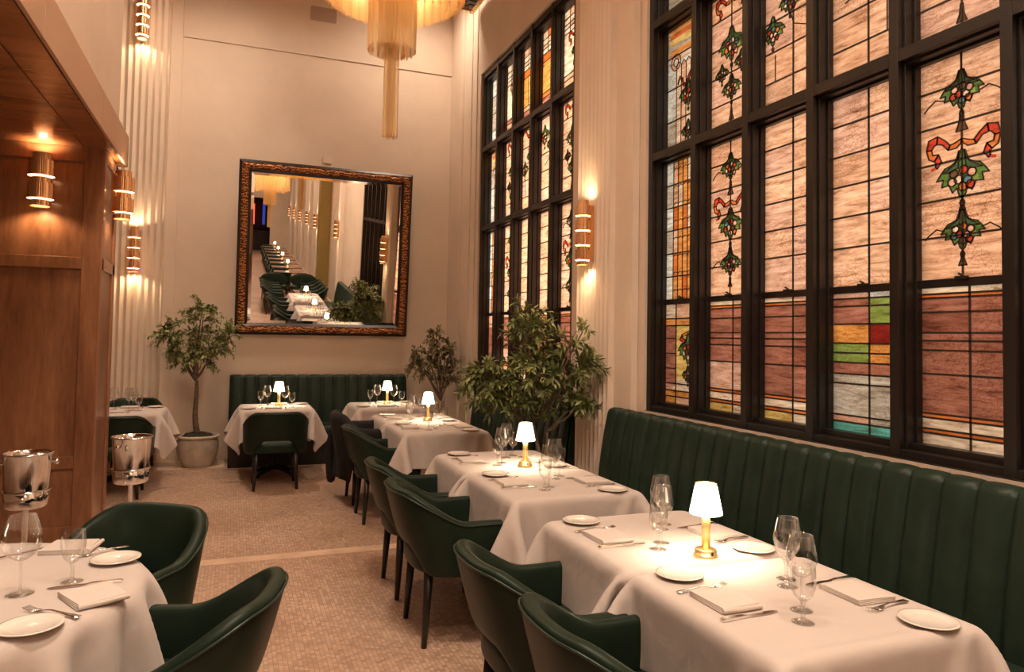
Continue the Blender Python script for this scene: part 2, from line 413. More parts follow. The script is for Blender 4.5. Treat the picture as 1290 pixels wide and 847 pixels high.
# ------------------------------------------------------------------ stained glass windows
GP = {'peach':(.90,.56,.38), 'peach2':(.86,.51,.33), 'pink':(.86,.54,.41), 'rose':(.44,.18,.125), 'rose2':(.36,.135,.09), 'cream':(.98,.80,.62),
      'white':(.85,.92,.90), 'green':(.10,.22,.05), 'dgreen':(.05,.12,.05), 'lgreen':(.30,.42,.10), 'red':(.62,.06,.03), 'orange':(.80,.22,.05), 'amber':(.85,.38,.10),
      'fruit':(.95,.55,.40), 'blue':(.12,.30,.38), 'teal':(.15,.55,.48), 'brown':(.18,.08,.04), 'dred':(.25,.02,.015), 'yellow':(.85,.62,.20), 'grey':(.62,.58,.50)}
def ell(cx, cy, rx, ry, n=10, a0=0):
    return [(cx+rx*cos(2*pi*k/n+a0), cy+ry*sin(2*pi*k/n+a0)) for k in range(n)]
def cluster(P, cx, cy, s, seed=0):
    """a bell of leaves over a bunch of fruit"""
    r = random.Random(seed)
    bell = [(0,.98),(.09,.85),(.16,.55),(.45,.38),(.72,.30),(.92,.08),(1.08,-.14),(.80,-.12),(.86,-.42),(.56,-.38),(.40,-.70),(.22,-.55),(.12,-.85),(0,-.95)]
    left = [(-a, b) for a, b in bell[::-1]][1:-1]
    P.append(([(cx+a*s, cy+b*s) for a, b in bell+left], 'green'))
    for sg in (-1,1):
        P.append(([(cx+sg*a*s, cy+b*s) for a, b in ((.12,.9),(.30,.42),(.80,.12),(.45,.12),(.15,.25))], 'dgreen'))
        P.append(([(cx+sg*a*s, cy+b*s) for a, b in ((.35,-.3),(.7,-.42),(.62,-.12),(.4,-.05))], 'lgreen' if sg > 0 else 'green'))
    cols = ['fruit','red','orange','cream','blue','red','fruit','brown']
    r.shuffle(cols)
    for i, (a, b) in enumerate(((-.32,.02),(.05,.12),(.36,-.02),(-.14,-.22),(.2,-.28),(-.38,-.28),(.02,-.52),(.3,-.48))):
        P.append((ell(cx+a*s*1.1, cy+b*s, .18*s, .17*s, 9), cols[i]))
    P.append((ell(cx, cy-1.15*s, .10*s, .13*s, 8), 'brown'))
def bell(P, cx, cy, s):
    P.append(([(cx+a*s, cy+b*s) for a, b in ((-.08,1),(.08,1),(.14,.4),(.34,-.1),(-.34,-.1),(-.14,.4))], 'brown'))
def ribbon(P, pts, w, col='red'):
    """band of varying width along a path, cut into pieces"""
    n = len(pts); L = []; R_ = []
    for i, p in enumerate(pts):
        a = pts[max(i-1,0)]; b = pts[min(i+1,n-1)]; dx, dy = b[0]-a[0], b[1]-a[1]; q = sqrt(dx*dx+dy*dy) or 1
        ww = w*(.35+.65*abs(sin(pi*(i+.5)/n*1.0)))*(1+.3*sin(i*1.7))
        L.append((p[0]-dy/q*ww, p[1]+dx/q*ww)); R_.append((p[0]+dy/q*ww, p[1]-dx/q*ww))
    for i in range(0, n-1, 2):
        j = min(i+2, n-1)
        P.append((L[i:j+1] + R_[i:j+1][::-1], col if (i//2) % 3 else 'orange'))
def bows(P, cx, cy, s):
    for sg in (-1,1):
        ribbon(P, [(cx+sg*a*s, cy+b*s) for a, b in ((.0,-.05),(.25,-.2),(.5,-.22),(.72,.02),(.98,.16),(1.22,.10),(1.32,-.15),(1.25,-.42),(1.02,-.50),(.92,-.68),(1.02,-.86),(1.25,-.92))], .135*s)
def hl(Lx, y, w, x0=0): Lx.append(([(x0,y),(w,y)], .0044))
def design(kind, w, h, tone, seed=0):
    r = random.Random(seed); P = []; L = []
    def cells(xs, ys, pal):
        for i in range(len(xs)-1):
            for j in range(len(ys)-1):
                P.append(([(xs[i],ys[j]),(xs[i+1],ys[j]),(xs[i+1],ys[j+1]),(xs[i],ys[j+1])], r.choice(pal)))
        for x in xs[1:-1]: L.append(([(x,ys[0]),(x,ys[-1])], .0052))
        for y in ys[1:-1]: L.append(([(xs[0],y),(xs[-1],y)], .0046))
    pal = ['peach','peach2','pink','peach']; mid = w*.54
    if kind == 'grid':
        ys = [0] + [h*(k+.25)/6.2 for k in range(1,6)] + [h]
        cells([0,mid,w], ys, pal)
    elif kind == 'festoon':
        ys = [0] + [h*(k+.15)/6 for k in range(1,6)] + [h]
        cells([0,w], ys, pal)
        c = w*.47; s = w*.25
        L.append(([(c,0),(c,h)], .004))
        cluster(P, c, h-.17, s*.88, seed); bell(P, c, h-.35, s*.75); bows(P, c, h-.395, s*1.12); cluster(P, c, h-.55, s*1.05, seed+1)
        bell(P, c, h-.71, s*.4); cluster(P, c, h-.80, s*.88, seed+2); bell(P, c, h-.955, s*.5)
        for sg in (-1,1):
            for yy in (h-.20, h-.80):
                L.append(([(c+sg*s*.8,yy),(c+sg*s*1.15,yy+.012),(c+sg*s*1.5,yy-.012),(c+sg*w*.42,yy-.03)], .0025))
    elif kind == 'column':
        ys = [0]+[h*k/6 for k in range(1,6)]+[h]
        cells([0,w*.2], ys, ['white','white','grey'])
        n = 6
        for i in range(n):
            a, b = w*(.2+.8*i/n), w*(.2+.8*(i+1)/n)
            cells([a,b], ys, ['amber','cream'] if i % 2 else ['peach','amber','orange'])
            L.append(([(a,0),(a,h)], .0035))
            for q in range(8):
                y = h*(q+.5)/8; L.append(([(a,y),((a+b)/2,y+.012),(b,y)], .0022))
    elif kind == 'capital':
        cells([0,w], [0,h*.25,h*.5,h*.75,h], ['white','grey'])
        n = 5
        for i in range(n):
            a, b = w*(.26+.68*i/n), w*(.26+.68*(i+1)/n); P.append(([(a,0),(b,0),(b,h*.66),((a+b)/2,h*.69),(a,h*.66)], 'peach' if i % 2 else 'cream'))
        for q, c in ((.70,'cream'),(.76,'amber'),(.84,'yellow'),(.89,'orange'),(.94,'amber')): P.append(([(w*.08,h*q),(w,h*q),(w,h*(q+.045)),(w*.02,h*(q+.045))], c))
        P.append((ell(w*.24, h*.70, w*.14, w*.14, 12), 'fruit')); P.append((ell(w*.24, h*.70, w*.07, w*.07, 8), 'white'))
        P.append((ell(w*.84, h*.72, w*.12, w*.12, 12), 'fruit'))
        cluster(P, w*.6, h*.42, w*.24, seed); cluster(P, w*.6, h*.14, w*.18, seed+4)
        ribbon(P, [(w*(.3+.06*k), h*(.52+.05*sin(k*1.3))) for k in range(11)], .012)
    elif kind == 'bigfestoon':
        cells([0,w], [0]+[h*k/5 for k in range(1,5)]+[h], pal)
        c = w*.48; s = w*.3
        bows(P, c, h*.92, s*.9); cluster(P, c, h*.60, s*.95, seed); cluster(P, c-s*.75, h*.42, s*.5, seed+1); cluster(P, c+s*.75, h*.46, s*.5, seed+2)
        cluster(P, c, h*.30, s*.7, seed+3); bell(P, c, h*.08, s*.55); L.append(([(c,0),(c,h)], .004))
    elif kind in ('garland', 'garland2'):
        cells([0,mid,w], [0]+[h*k/5.2 for k in range(1,5)]+[h], pal)
        f = (lambda x: x) if kind == 'garland' else (lambda x: w-x)
        ribbon(P, [(f(w*(.0+.09*k)), h*(.93+.05*sin(k*1.1))) for k in range(8)], .016)
        cluster(P, f(w*.82), h*.78, w*.27, seed); cluster(P, f(w*.48), h*.66, w*.20, seed+1); cluster(P, f(w*.15), h*.52, w*.22, seed+2)
        L.append(([(f(w*.2),h*.36),(f(w*.2),h*.2)], .003)); L.append(([(f(w*.35),h*.75),(f(w*.55),h*.5),(f(w*.8),h*.45)], .003))
    elif kind in ('toprib', 'toporange', 'topyellow'):
        cells([0,w], [0,h*.08,h*.18,h*.24], ['rose','orange','peach2'])
        base = {'toprib':'cream','toporange':'amber','topyellow':'yellow'}[kind]
        P.append(([(0,h*.24),(w,h*.24),(w,h*.72),(0,h*.72)], base)); hl(L, h*.24, w); hl(L, h*.72, w)
        if kind != 'toprib':
            P.append(([(0,h*.62),(w,h*.62),(w,h*.72),(0,h*.72)], 'orange')); hl(L, h*.62, w)
            if kind == 'topyellow': P.append(([(0,h*.24),(w*.3,h*.24),(w*.3,h*.62),(0,h*.62)], 'amber')); L.append(([(w*.3,h*.24),(w*.3,h*.62)], .004))
        cells([0,w*.3,w*.62,w], [h*.72,h*.78,h*.83,h*.90,h], ['cream','peach','cream','orange'])
        if kind == 'toprib':
            c = w*.6; s = w*.26; bows(P, c, h*.68, s); cluster(P, c, h*.48, s*.8, seed)
            P.append((ell(c, h*.33, s*.5, s*.35, 10), 'lgreen')); L.append(([(c,h*.24),(c,h*.72)], .004))
    elif kind == 'topstrip':
        cells([0,w*.45], [0,h*.25,h*.5,h*.75,h], ['white','grey']); cells([w*.45,w*.8,w], [0,h*.3,h*.6,h*.8,h*.9,h], ['amber','orange','cream'])
    elif kind == 'lower':
        ys = [0, .055, .075, .125, .145, h*.45, h*.60, h*.66, h*.71, h*.84, h*.93, h*.955, h]
        pl = {0:['cream','yellow'],1:['orange'],2:['cream','fruit'],3:['orange'],4:['pink','rose'],10:['orange'],11:['pink','cream']}
        for j in range(len(ys)-1):
            q = pl.get(j, ['rose','rose2','rose'])
            for a, b in ((0,mid),(mid,w)): P.append(([(a,ys[j]),(b,ys[j]),(b,ys[j+1]),(a,ys[j+1])], r.choice(q)))
            if j: hl(L, ys[j], w)
        L.append(([(mid,0),(mid,h)], .0045))
    elif kind == 'patched':
        ys = [0,.05,.085,.25,.30,.36,.41,.46,.56,h*.90,h*.955,h]
        ca = ['teal','fruit','grey','grey','rose','lgreen','lgreen','amber','rose','rose','pink']
        cb = ['teal','grey','grey','grey','rose','amber','amber','dred','lgreen','lgreen','white']
        for j in range(len(ys)-1):
            for a, b, c in ((0,mid,ca[j]),(mid,w,cb[j])): P.append(([(a,ys[j]),(b,ys[j]),(b,ys[j+1]),(a,ys[j+1])], c))
            if j: hl(L, ys[j], w)
        L.append(([(mid,0),(mid,h)], .0045))
    elif kind == 'lowercol':
        cells([0,w*.3,w], [0,h*.07,h*.13,h*.2,h*.78,h*.85,h], ['amber','peach','cream','fruit'])
        P.append(([(0,h*.2),(w*.3,h*.2),(w*.3,h*.78),(0,h*.78)], 'rose')); P.append(([(w*.3,h*.25),(w,h*.25),(w,h*.78),(w*.3,h*.78)], 'yellow'))
        for q in (.35,.5,.65): L.append(([(0,h*q),(w*.3,h*q)], .0035))
        ribbon(P, [(w*(.65+.22*sin(k*.9)), h*(.5+.03*k)) for k in range(9)], .014)
        cluster(P, w*.64, h*.55, w*.26, seed); cluster(P, w*.64, h*.30, w*.15, seed+1)
        P.append(([(w*.15,h*.13),(w,h*.13),(w,h*.2),(w*.3,h*.2)], 'cream'))
    P.insert(0, ([(0,0),(w,0),(w,h),(0,h)], 'peach'))
    return P, L
_cache = {}
def pane(kind, w, h, seed, bright):
    P, L = design(kind, w, h, 0, seed)
    cl = lambda p: (min(max(p[0],0),w), min(max(p[1],0),h))
    vs = []; fs = []
    for poly, c in P:
        o = len(vs); q = [cl(p) for p in poly]
        if sum(a[0]*b[1]-b[0]*a[1] for a, b in zip(q, q[1:]+q[:1])) < 0: q = q[::-1]
        vs += [Vector(p) for p in q]; fs.append(list(range(o, o+len(q))))
    V, E, F, ov, oe, of = delaunay_2d_cdt(vs, [], fs, 1, 1e-5)
    r = random.Random(seed*7+1); cols = []
    for poly, c in P:
        k = r.uniform(.86, 1.06)*bright; cols.append([min(1, q*k) for q in GP[c]])
    me = bpy.data.meshes.new('glass_pane'); keep = [(f, max(o)) for f, o in zip(F, of) if o]
    me.from_pydata([(0, -v.x, v.y) for v in V], [], [tuple(f) for f, _ in keep])
    ca = me.color_attributes.new('tint', 'FLOAT_COLOR', 'CORNER'); i = 0
    for p, (f, o) in zip(me.polygons, keep):
        for _ in p.loop_indices: ca.data[i].color = (*cols[o], 1); i += 1
    me.materials.append(M['stained'])
    mb = MB()
    def seg(a, b, hw):
        dx, dy = b[0]-a[0], b[1]-a[1]; q = sqrt(dx*dx+dy*dy)
        if q < 1e-5: return
        nx, ny = -dy/q*hw, dx/q*hw; ex, ey = dx/q*hw*.5, dy/q*hw*.5
        pts = [(a[0]-ex+nx,a[1]-ey+ny),(b[0]+ex+nx,b[1]+ey+ny),(b[0]+ex-nx,b[1]+ey-ny),(a[0]-ex-nx,a[1]-ey-ny)]
        mb.add([(-.004,-u,v) for u,v in pts]+[(.003,-u,v) for u,v in pts], [(0,1,2,3),(0,4,5,1),(1,5,6,2),(2,6,7,3),(3,7,4,0)])
    for pl, hw in L:
        pl = [cl(p) for p in pl]
        for a, b in zip(pl, pl[1:]): seg(a, b, hw)
    rect = 1
    for poly, c in P:
        if len(poly) > 4 or c in ('brown',):
            q = [cl(p) for p in poly]
            for a, b in zip(q, q[1:]+q[:1]): seg(a, b, .0026)
    return me, mb
def window(idx, y_far, ncol, kinds, brights, name):
    pitch = .535
    y_near = y_far - ncol*pitch
    w_ = bpy.data.objects.new('window_%d' % idx, None); C.objects.link(w_); struct(w_)
    w_.location = (2.88, y_far, 0)
    rows = [(1.13,2.925),(2.985,3.93),(3.99,4.87)]
    m = MB()
    H = .026
    for i in range(ncol+1):
        y = -i*pitch
        m.box(0, .17, y-H, y+H, Z0, Z1)
        m.box(.035, .17, y-H-.012, y+H+.012, Z0, Z1)
        m.box(.085, .17, y-H-.024, y+H+.024, Z0, Z1)
    part('mullion', m, M['winframe'], w_, bevel=.003)
    m = MB()
    for z0, z1 in ((2.925,2.985),(3.93,3.99)):
        m.box(.003, .168, -ncol*pitch, 0, z0, z1); m.box(.038,.168,-ncol*pitch,0,z0-.012,z1+.012); m.box(.088,.168,-ncol*pitch,0,z0-.024,z1+.024)
    part('transom', m, M['winframe'], w_, bevel=.003)
    m = MB(); m.box(.005,.166,-ncol*pitch-.028,.028,4.88,Z1-.002); m.box(.033,.166,-ncol*pitch,0,4.84,Z1-.002); m.box(.005,.166,-ncol*pitch-.028,.028,Z0+.002,1.11); m.box(.06,.166,-ncol*pitch,0,Z0+.002,1.14)
    part('frame', m, M['winframe'], w_, bevel=.003)
    m = MB(); m.box(-.02,.17,-ncol*pitch-.02,.02,Z0-.02,Z0+.004)
    part('sill', m, M['winframe'], w_, bevel=.004)
    m = MB(); m.box(.100,.135,-ncol*pitch,0,1.855,1.893)
    for i in range(ncol):
        yc = -(i+.5)*pitch; m.box(.086,.10,yc-.03,yc+.03,1.885,1.90); m.tube([(.09,yc-.012,1.90),(.085,yc+.01,1.912)], .006)
    part('meeting_rail', m, M['winframe'], w_, bevel=.002)
    gw = pitch - 2*(H+.022)
    for i in range(ncol):
        ku, kl, k2, k3 = kinds[i % 5]
        y0 = -i*pitch - H - .022
        for kk, a, b, br in ((kl,1.135,1.86,brights[0]),(ku,1.89,2.91,brights[1]),(k2,2.975,3.94,brights[2]),(k3,3.98,4.85,brights[3])):
            me, mb = pane(kk, gw, b-a, idx*100+i*7+int(a*3), br)
            g = part('glass_pane', me, None, w_, loc=(.12, y0, a))
            part('lead_came', mb, M['lead'], g)
    return w_
KINDS = [('column','lowercol','capital','topstrip'), ('festoon','lower','bigfestoon','toprib'), ('grid','lower','garland','topyellow'), ('grid','lower','garland2','toporange'), ('festoon','lower','bigfestoon','toprib')]
KN = [list(x) for x in KINDS]; KN[3][1] = 'patched'
window(1, 8.65, 5, KINDS, (.8,1,1,1), 'far')
window(2, 4.65, 6, KN, (.85,1,.9,.85), 'near')

# ------------------------------------------------------------------ banquettes
def banquette(L, ch, ztop=1.06, leftend=True, depth=.62):
    """local: runs along +x from 0 to L, back at y=0 (wall), seat towards -y"""
    back = MB(); n = max(1, round(L/ch)); w = L/n; S = 10
    prof = [(-.17,.40),(-.168,.50),(-.158,.62),(-.14,.75),(-.118,.88),(-.10,.97),(-.088,1.02),(-.075,1.045),(-.05,1.058),(-.02,1.055),(0,1.04)]
    prof = [(y, z*ztop/1.06) for y, z in prof]
    xs = []
    for i in range(n):
        for k in range(S): xs.append((i+k/S, k/S))
    xs.append((n, 1.0))
    def fn(i, j):
        u, t = xs[i]; y, z = prof[j]
        b = sqrt(max(0, 1-(2*t-1)**2))**.7
        fade = 1 if j < 8 else (1-(j-7)*.3)
        wob = .004*noise.noise(Vector((u*1.9, z*4, L)))
        return (u*w, y - b*.040*max(fade,.1) + wob, z + (b*.012 if j > 5 else 0))
    back.grid(fn, len(xs), len(prof))
    core = MB(); core.prism([(-.155,.02),(-.155,.42),(-.10,.95*ztop/1.06),(-.05,1.04*ztop/1.06),(0,1.03*ztop/1.06),(0,.02)], 'x', 0.003, L-.003)
    seat = MB(); s0 = -.15
    pts = [(s0,.30),(s0,.455),(s0-.10,.475),(-depth+.06,.475),(-depth+.015,.462),(-depth,.43),(-depth,.34),(-depth+.02,.30)]
    seat.prism(pts, 'x', .004, L-.004)
    base = MB(); base.prism([(-.1,0),(-.1,.31),(-depth+.012,.31),(-depth+.012,.0)], 'x', .004, L-.004)
    return back, core, seat, base
def add_banquette(label, loc, rz, L, ch):
    t = thing('banquette', label, 'banquette', loc, rz, None)
    b, c, s, ba = banquette(L, ch)
    part('channelled_backrest', b, M['leather2'], t); part('back_core', c, M['leather2'], t, bevel=.015, seg=3)
    part('seat', s, M['leather2'], t, bevel=.02, seg=3); part('base', ba, M['blackwood'], t, bevel=.004)
    return t
add_banquette('dark green channel-tufted banquette against the back wall under the mirror', (-.03, 9.76, 0), 0, 2.23, .159)
add_banquette('dark green channelled banquette under the far stained-glass window', (2.83, 8.20, 0), -pi/2, 2.58, .155)
add_banquette('long dark green channelled banquette under the near stained-glass window', (2.83, 4.98, 0), -pi/2, 6.4, .150)

# ------------------------------------------------------------------ chairs
def smooth(a, b, x):
    t = min(1, max(0, (x-a)/(b-a))); return t*t*(3-2*t)
def make_chair(label, group, loc, rz):
    t = thing('armchair', label, 'chair', loc, rz, group)
    # plan centre line from right tip around the rear to left tip
    K = 48; raw = []
    for i in range(K+1):
        a = pi*i/K; c, s_ = cos(a), sin(a)
        raw.append((.285*math.copysign(abs(c)**.72, c), -.02 - .235*abs(s_)**.80))
    pts = [(.292,.24),(.291,.17),(.289,.09)] + raw + [(-.289,.09),(-.291,.17),(-.292,.24)]
    d = [0]
    for a, b in zip(pts, pts[1:]): d.append(d[-1] + math.hypot(b[0]-a[0], b[1]-a[1]))
    tot = d[-1]; NU = 61
    def at_(s):
        x = s*tot
        for i in range(len(d)-1):
            if d[i+1] >= x-1e-9:
                q = (x-d[i])/(d[i+1]-d[i]); return (pts[i][0]*(1-q)+pts[i+1][0]*q, pts[i][1]*(1-q)+pts[i+1][1]*q)
        return pts[-1]
    def heights(s):
        zt = .805 - (.805-.645)*smooth(.25,.63,s) - .025*smooth(.93,1,s)
        zb = .505 - .14*smooth(.17,.36,s) + .02*smooth(.93,1,s)
        return zt, zb
    ring = 14
    def section(i):
        s = i/(NU-1); p = at_(s); a = at_(max(0, s-.012)); b = at_(min(1, s+.012))
        tx, ty = b[0]-a[0], b[1]-a[1]; q = math.hypot(tx, ty); nx, ny = -ty/q, tx/q     # towards inside or outside
        if nx*p[0]+ny*(p[1]-.1) < 0: nx, ny = -nx, -ny
        u = abs(2*s-1); zt, zb = heights(u); rear = 1-smooth(.35,.75,u)
        out = []
        for k in range(ring):
            w = 2*pi*k/ring; cz = sin(w); cx = cos(w)
            z = (zt+zb)/2 + (zt-zb)/2*math.copysign(abs(cz)**.30, cz)
            hh = max(0, (z-.42)/.38)
            th = .027*(1+.25*hh)*math.copysign(abs(cx)**.55, cx)
            if u > .955: th *= .8
            lean = hh*(.055*rear + .012)
            px = p[0] + nx*(th+lean*.55) - (p[0]*.02*hh); py = p[1] + ny*(th+lean) - .03*rear*hh
            out.append((px, py, z))
        return out
    secs = [section(i) for i in range(NU)]
    sh = MB(); sh.grid(lambda k, i: secs[i][k], ring, NU, closeu=True)
    for i, rv in ((0, False), (NU-1, True)):
        o = secs[i]; c = (sum(p[0] for p in o)/ring, sum(p[1] for p in o)/ring + .012, sum(p[2] for p in o)/ring)
        sh.add(o+[c], [(k, (k+1)%ring, ring) for k in range(ring)], True)
    me = sh.mesh('shell', M['leather'])
    bm = bmesh.new(); bm.from_mesh(me); bmesh.ops.remove_doubles(bm, verts=bm.verts, dist=1e-5); bmesh.ops.recalc_face_normals(bm, faces=bm.faces); bm.to_mesh(me); bm.free()
    for p in me.polygons: p.use_smooth = True
    part('backrest', me, None, t, subd=1)
    # piping along the outer top edge
    pp = MB(); line = [Vector(secs[i][2])*.5+Vector(secs[i][3])*.5 for i in range(2, NU-2)]
    line2 = []
    for i in range(2, NU-2):
        p = Vector(secs[i][1]); q = Vector(secs[i][2]); line2.append(p*.35+q*.65)
    c0 = Vector((0,.1,0))
    line2 = [p + (Vector((p.x, p.y-.1, 0)).normalized())*.004 for p in line2]
    pp.tube(line2, .0042, 6); part('piping', pp, M['piping'], t)
    # seat
    st = MB(); n = 40
    def rr(k, sx, sy0, sy1, e=3.2):
        a = 2*pi*k/n; c, s_ = cos(a), sin(a); x = math.copysign(abs(c)**(2/e), c)*sx; y = math.copysign(abs(s_)**(2/e), s_)
        return (x, (sy0+sy1)/2 + y*(sy1-sy0)/2)
    lv = [(.92,.375),(.985,.38),(1,.395),(1,.445),(.99,.462),(.95,.474),(.8,.482),(.4,.487)]
    vs = []
    for f, z in lv:
        for k in range(n):
            x, y = rr(k, .268*f, -.262*f+.0, .27*f); vs.append((x, y, z))
    fs = [(j*n+k, j*n+(k+1)%n, (j+1)*n+(k+1)%n, (j+1)*n+k) for j in range(len(lv)-1) for k in range(n)]
    fs += [tuple(range(n-1,-1,-1)), tuple((len(lv)-1)*n+k for k in range(n))]
    st.add(vs, fs, True); part('seat', st, M['leather'], t)
    for sx, sy in ((1,1),(-1,1),(1,-1),(-1,-1)):
        lg = MB(); lg.tube([(sx*.185, sy*.19, .385),(sx*.198, sy*.203, .2),(sx*.21, sy*.215, 0)], [.026,.021,.0145], 10)
        part('leg', lg, M['blackwood'], t)
    return t
GC = None
chair = make_chair('green leather armchair at the nearest window table, lowest in the frame', GC, (1.20, 1.92, 0), -pi/2)
def ch(x, y, rz, label, group=None): return dup(chair, (x, y, 0), rz, label, group)
ch(1.18, 2.55, -pi/2, 'green leather armchair beside the second window table, just beyond the nearest aisle armchair')
ch(1.17, 3.87, -pi/2, 'green leather armchair beside the third window table, showing three black legs on open floor')
ch(1.18, 4.58, -pi/2, 'green leather armchair at the fourth window table, between two other aisle armchairs')
ch(1.28, 6.37, -pi/2, 'green leather armchair at the fifth window table, right in front of the coat-draped chair')
coatchair = ch(1.30, 7.09, -pi/2, 'green leather armchair at the sixth window table hidden under a black coat')
ch(.44, 7.98, 0, 'green leather armchair with its back to the camera at the left back table')
ch(-1.02, 7.93, 0, 'green leather armchair in front of the left corner table, partly behind the wood wall')
ch(-1.06, 9.27, pi, 'green leather armchair on the far side of the left corner table by the fluted wall')
ch(-.46, 3.42, radians(148), 'green leather armchair on the far right side of the round table, seat side visible')
ch(-.20, 2.52, radians(74), 'green leather armchair nearest the camera on the right of the round table')

# ------------------------------------------------------------------ cloths (small particle-cloth settle, run once per kind)
def sim(size, half, rnd=False, wall=None, steps=480, n=51, seed=1):
    rs = np.random.RandomState(seed); rest = size/(n-1)
    g = np.linspace(-size/2, size/2, n); X, Y = np.meshgrid(g, g, indexing='ij')
    P = np.stack([X, Y, np.full_like(X, .004)], -1); P += rs.randn(*P.shape)*.0006
    pin = (np.hypot(X, Y) < half-.05) if rnd else ((abs(X) < half[0]-.03) & (abs(Y) < half[1]-.03))
    P[..., 2][pin] = .006; pinned = P[pin].copy()
    Q = P.copy(); e = .006
    cons = []
    def add(di, dj, k):
        L = rest*sqrt(di*di+dj*dj)
        for ph in range(2 if max(abs(di),abs(dj)) == 1 else 4):
            cons.append((di, dj, ph, L, k))
    add(1,0,1); add(0,1,1); add(1,1,.35); add(1,-1,.35); add(2,0,.05); add(0,2,.05)
    def sl(di, dj, ph):
        # index sets so that no point is used twice in a batch
        if dj == 0 or (di == 1):
            per = 2*di; s0 = [i for i in range(n-di) if (i % per)//di == ph % 2]
            if di == 2 and ph > 1: return None
            ii = np.array(s0); jj = np.arange(max(0,-dj), n-max(0,dj))
        else:
            per = 2*dj; s0 = [j for j in range(n-dj) if (j % per)//dj == ph % 2]
            if dj == 2 and ph > 1: return None
            ii = np.arange(n); jj = np.array(s0)
        return np.ix_(ii, jj), np.ix_(ii+di, jj+dj)
    B = [(s, L, k) for di, dj, ph, L, k in cons for s in [sl(di, dj, ph)] if s]
    for it in range(steps):
        V = (P-Q)*(.985 if it < steps*.7 else .93); Q = P.copy(); P = P + V; P[..., 2] -= .00016; wl = (wall or 0) + .42*max(0, 1-it/(steps*.55))
        for _ in range(9):
            for (a, b), L, k in B:
                pa = P[a]; pb = P[b]; dd = pb-pa; ln = np.sqrt((dd*dd).sum(-1, keepdims=True))+1e-9
                c = dd*(.5*k*(ln-L)/ln); P[a] = pa+c; P[b] = pb-c
            z = P[..., 2]
            if rnd:
                r = np.sqrt(P[..., 0]**2+P[..., 1]**2)+1e-9; ds = half+e-r; ins = (ds > 0) & (z < e)
                top = ins & ((e-z) < ds); side = ins & ~top
                z[top] = e
                f = (half+e)/r[side]; P[..., 0][side] *= f; P[..., 1][side] *= f
            else:
                dx = half[0]+e-np.abs(P[..., 0]); dy = half[1]+e-np.abs(P[..., 1]); ins = (dx > 0) & (dy > 0) & (z < e)
                ds = np.minimum(dx, dy); top = ins & ((e-z) < ds); side = ins & ~top
                z[top] = e
                sx = side & (dx <= dy); sy = side & (dy < dx)
                P[..., 0][sx] = np.sign(P[..., 0][sx])*(half[0]+e); P[..., 1][sy] = np.sign(P[..., 1][sy])*(half[1]+e)
                if wall: P[..., 1] = np.minimum(P[..., 1], half[1]+wl)
            P[pin] = pinned
            if top.any():
                Q[..., 0][top] = P[..., 0][top]*.5+Q[..., 0][top]*.5; Q[..., 1][top] = P[..., 1][top]*.5+Q[..., 1][top]*.5
    mb = MB(); mb.grid(lambda i, j: tuple(P[i, j]), n, n); me = mb.mesh('tablecloth', M['cloth'])
    return me
TT = .755      # table top height
HX, HY = .385, .375
me_joint = sim(1.34, (HX, HY), wall=.020, seed=3)
me_free = sim(1.42, (.39, .39), seed=5)
me_round = sim(1.78, .60, rnd=True, seed=8)
def cloth(me, loc, rz, label, group=None):
    o = part('tablecloth', me, None, None, loc=loc, rot=(0,0,rz), solid=.0022, subd=1)
    return tag(o, label, 'tablecloth', group)
# ------------------------------------------------------------------ tables
def make_table(label, loc, hx, hy, rnd=False, rz=0, wood=False):
    t = thing('dining_table', label, 'table', loc, rz)
    m = MB()
    if rnd: m.lathe([(.01,TT-.035),(.56,TT-.035),(.575,TT-.025),(.575,TT-.008),(.57,TT-.004),(.01,TT-.004)], 48, cap0=True, cap1=True, smooth=False)
    else: m.box(-hx+.02, hx-.02, -hy+.02, hy-.02, TT-.03, TT-.002)
    part('tabletop', m, M['planks' if wood else 'blackwood'], t, bevel=.004)
    m = MB(); m.lathe([(.045,.06),(.05,.10),(.032,.14),(.030,.60),(.045,.66),(.12,.70),(.13,TT-.03)], 20, cap0=True, cap1=True); part('pedestal', m, M['iron'], t)
    m = MB()
    for k in range(4):
        a = pi/4+k*pi/2; c, s = cos(a), sin(a)
        m.tube([(c*r, s*r, z) for r, z in ((0,.09),(.08,.085),(.16,.055),(.23,.03),(.27,.022))], [.034,.03,.024,.02,.014], 8)
        m.lathe([(.022,0),(.028,.006),(.022,.024)], 10, c=(c*.27, s*.27, 0), cap0=True, cap1=True)
        q = a+.28; m.tube([(cos(q)*.10,sin(q)*.10,.05),(cos(q)*.17,sin(q)*.17,.075),(cos(a)*.20,sin(a)*.20,.04)], .009, 6)
    part('base', m, M['iron'], t)
    return t
# ------------------------------------------------------------------ tableware masters are made by the first use
def first(maker):
    box = []
    def place(loc, rz, label, group=None, parts=True):
        if not box: box.append(maker()); o = box[0]; o.location = loc; o.rotation_euler = (0,0,rz); o['label'] = label
        else: o = dup(box[0], loc, rz, label)
        if group: o['group'] = group
        elif 'group' in o: del o['group']
        return o
    return place
def mk_plate():
    m = MB(); m.lathe([(.045,0),(.048,.004),(.052,.004),(.078,.010),(.084,.012),(.0835,.0145),(.076,.014),(.056,.008),(.050,.0065),(.002,.0062)], 40, cap0=True)
    return tag(part('bread_plate', m, M['china']), 'x', 'plate')
def mk_napkin():
    m = MB(); r = random.Random(2)
    for k in range(4):
        z = k*.0042; o = k*.0025
        pts = [(-.075+o,-.085),(.075-o*.5,-.085+o),(.077,.085-o),(-.073,.087)]
        m.prism(pts, 'z', z+.0004, z+.0040)
    # the folded edge roll
    m.tube([(-.072,-.086,.0085),(0,-.088,.0085),(.074,-.086,.0085)], .0082, 8)
    return tag(part('napkin', m, M['napkin'], bevel=.0015), 'x', 'napkin')
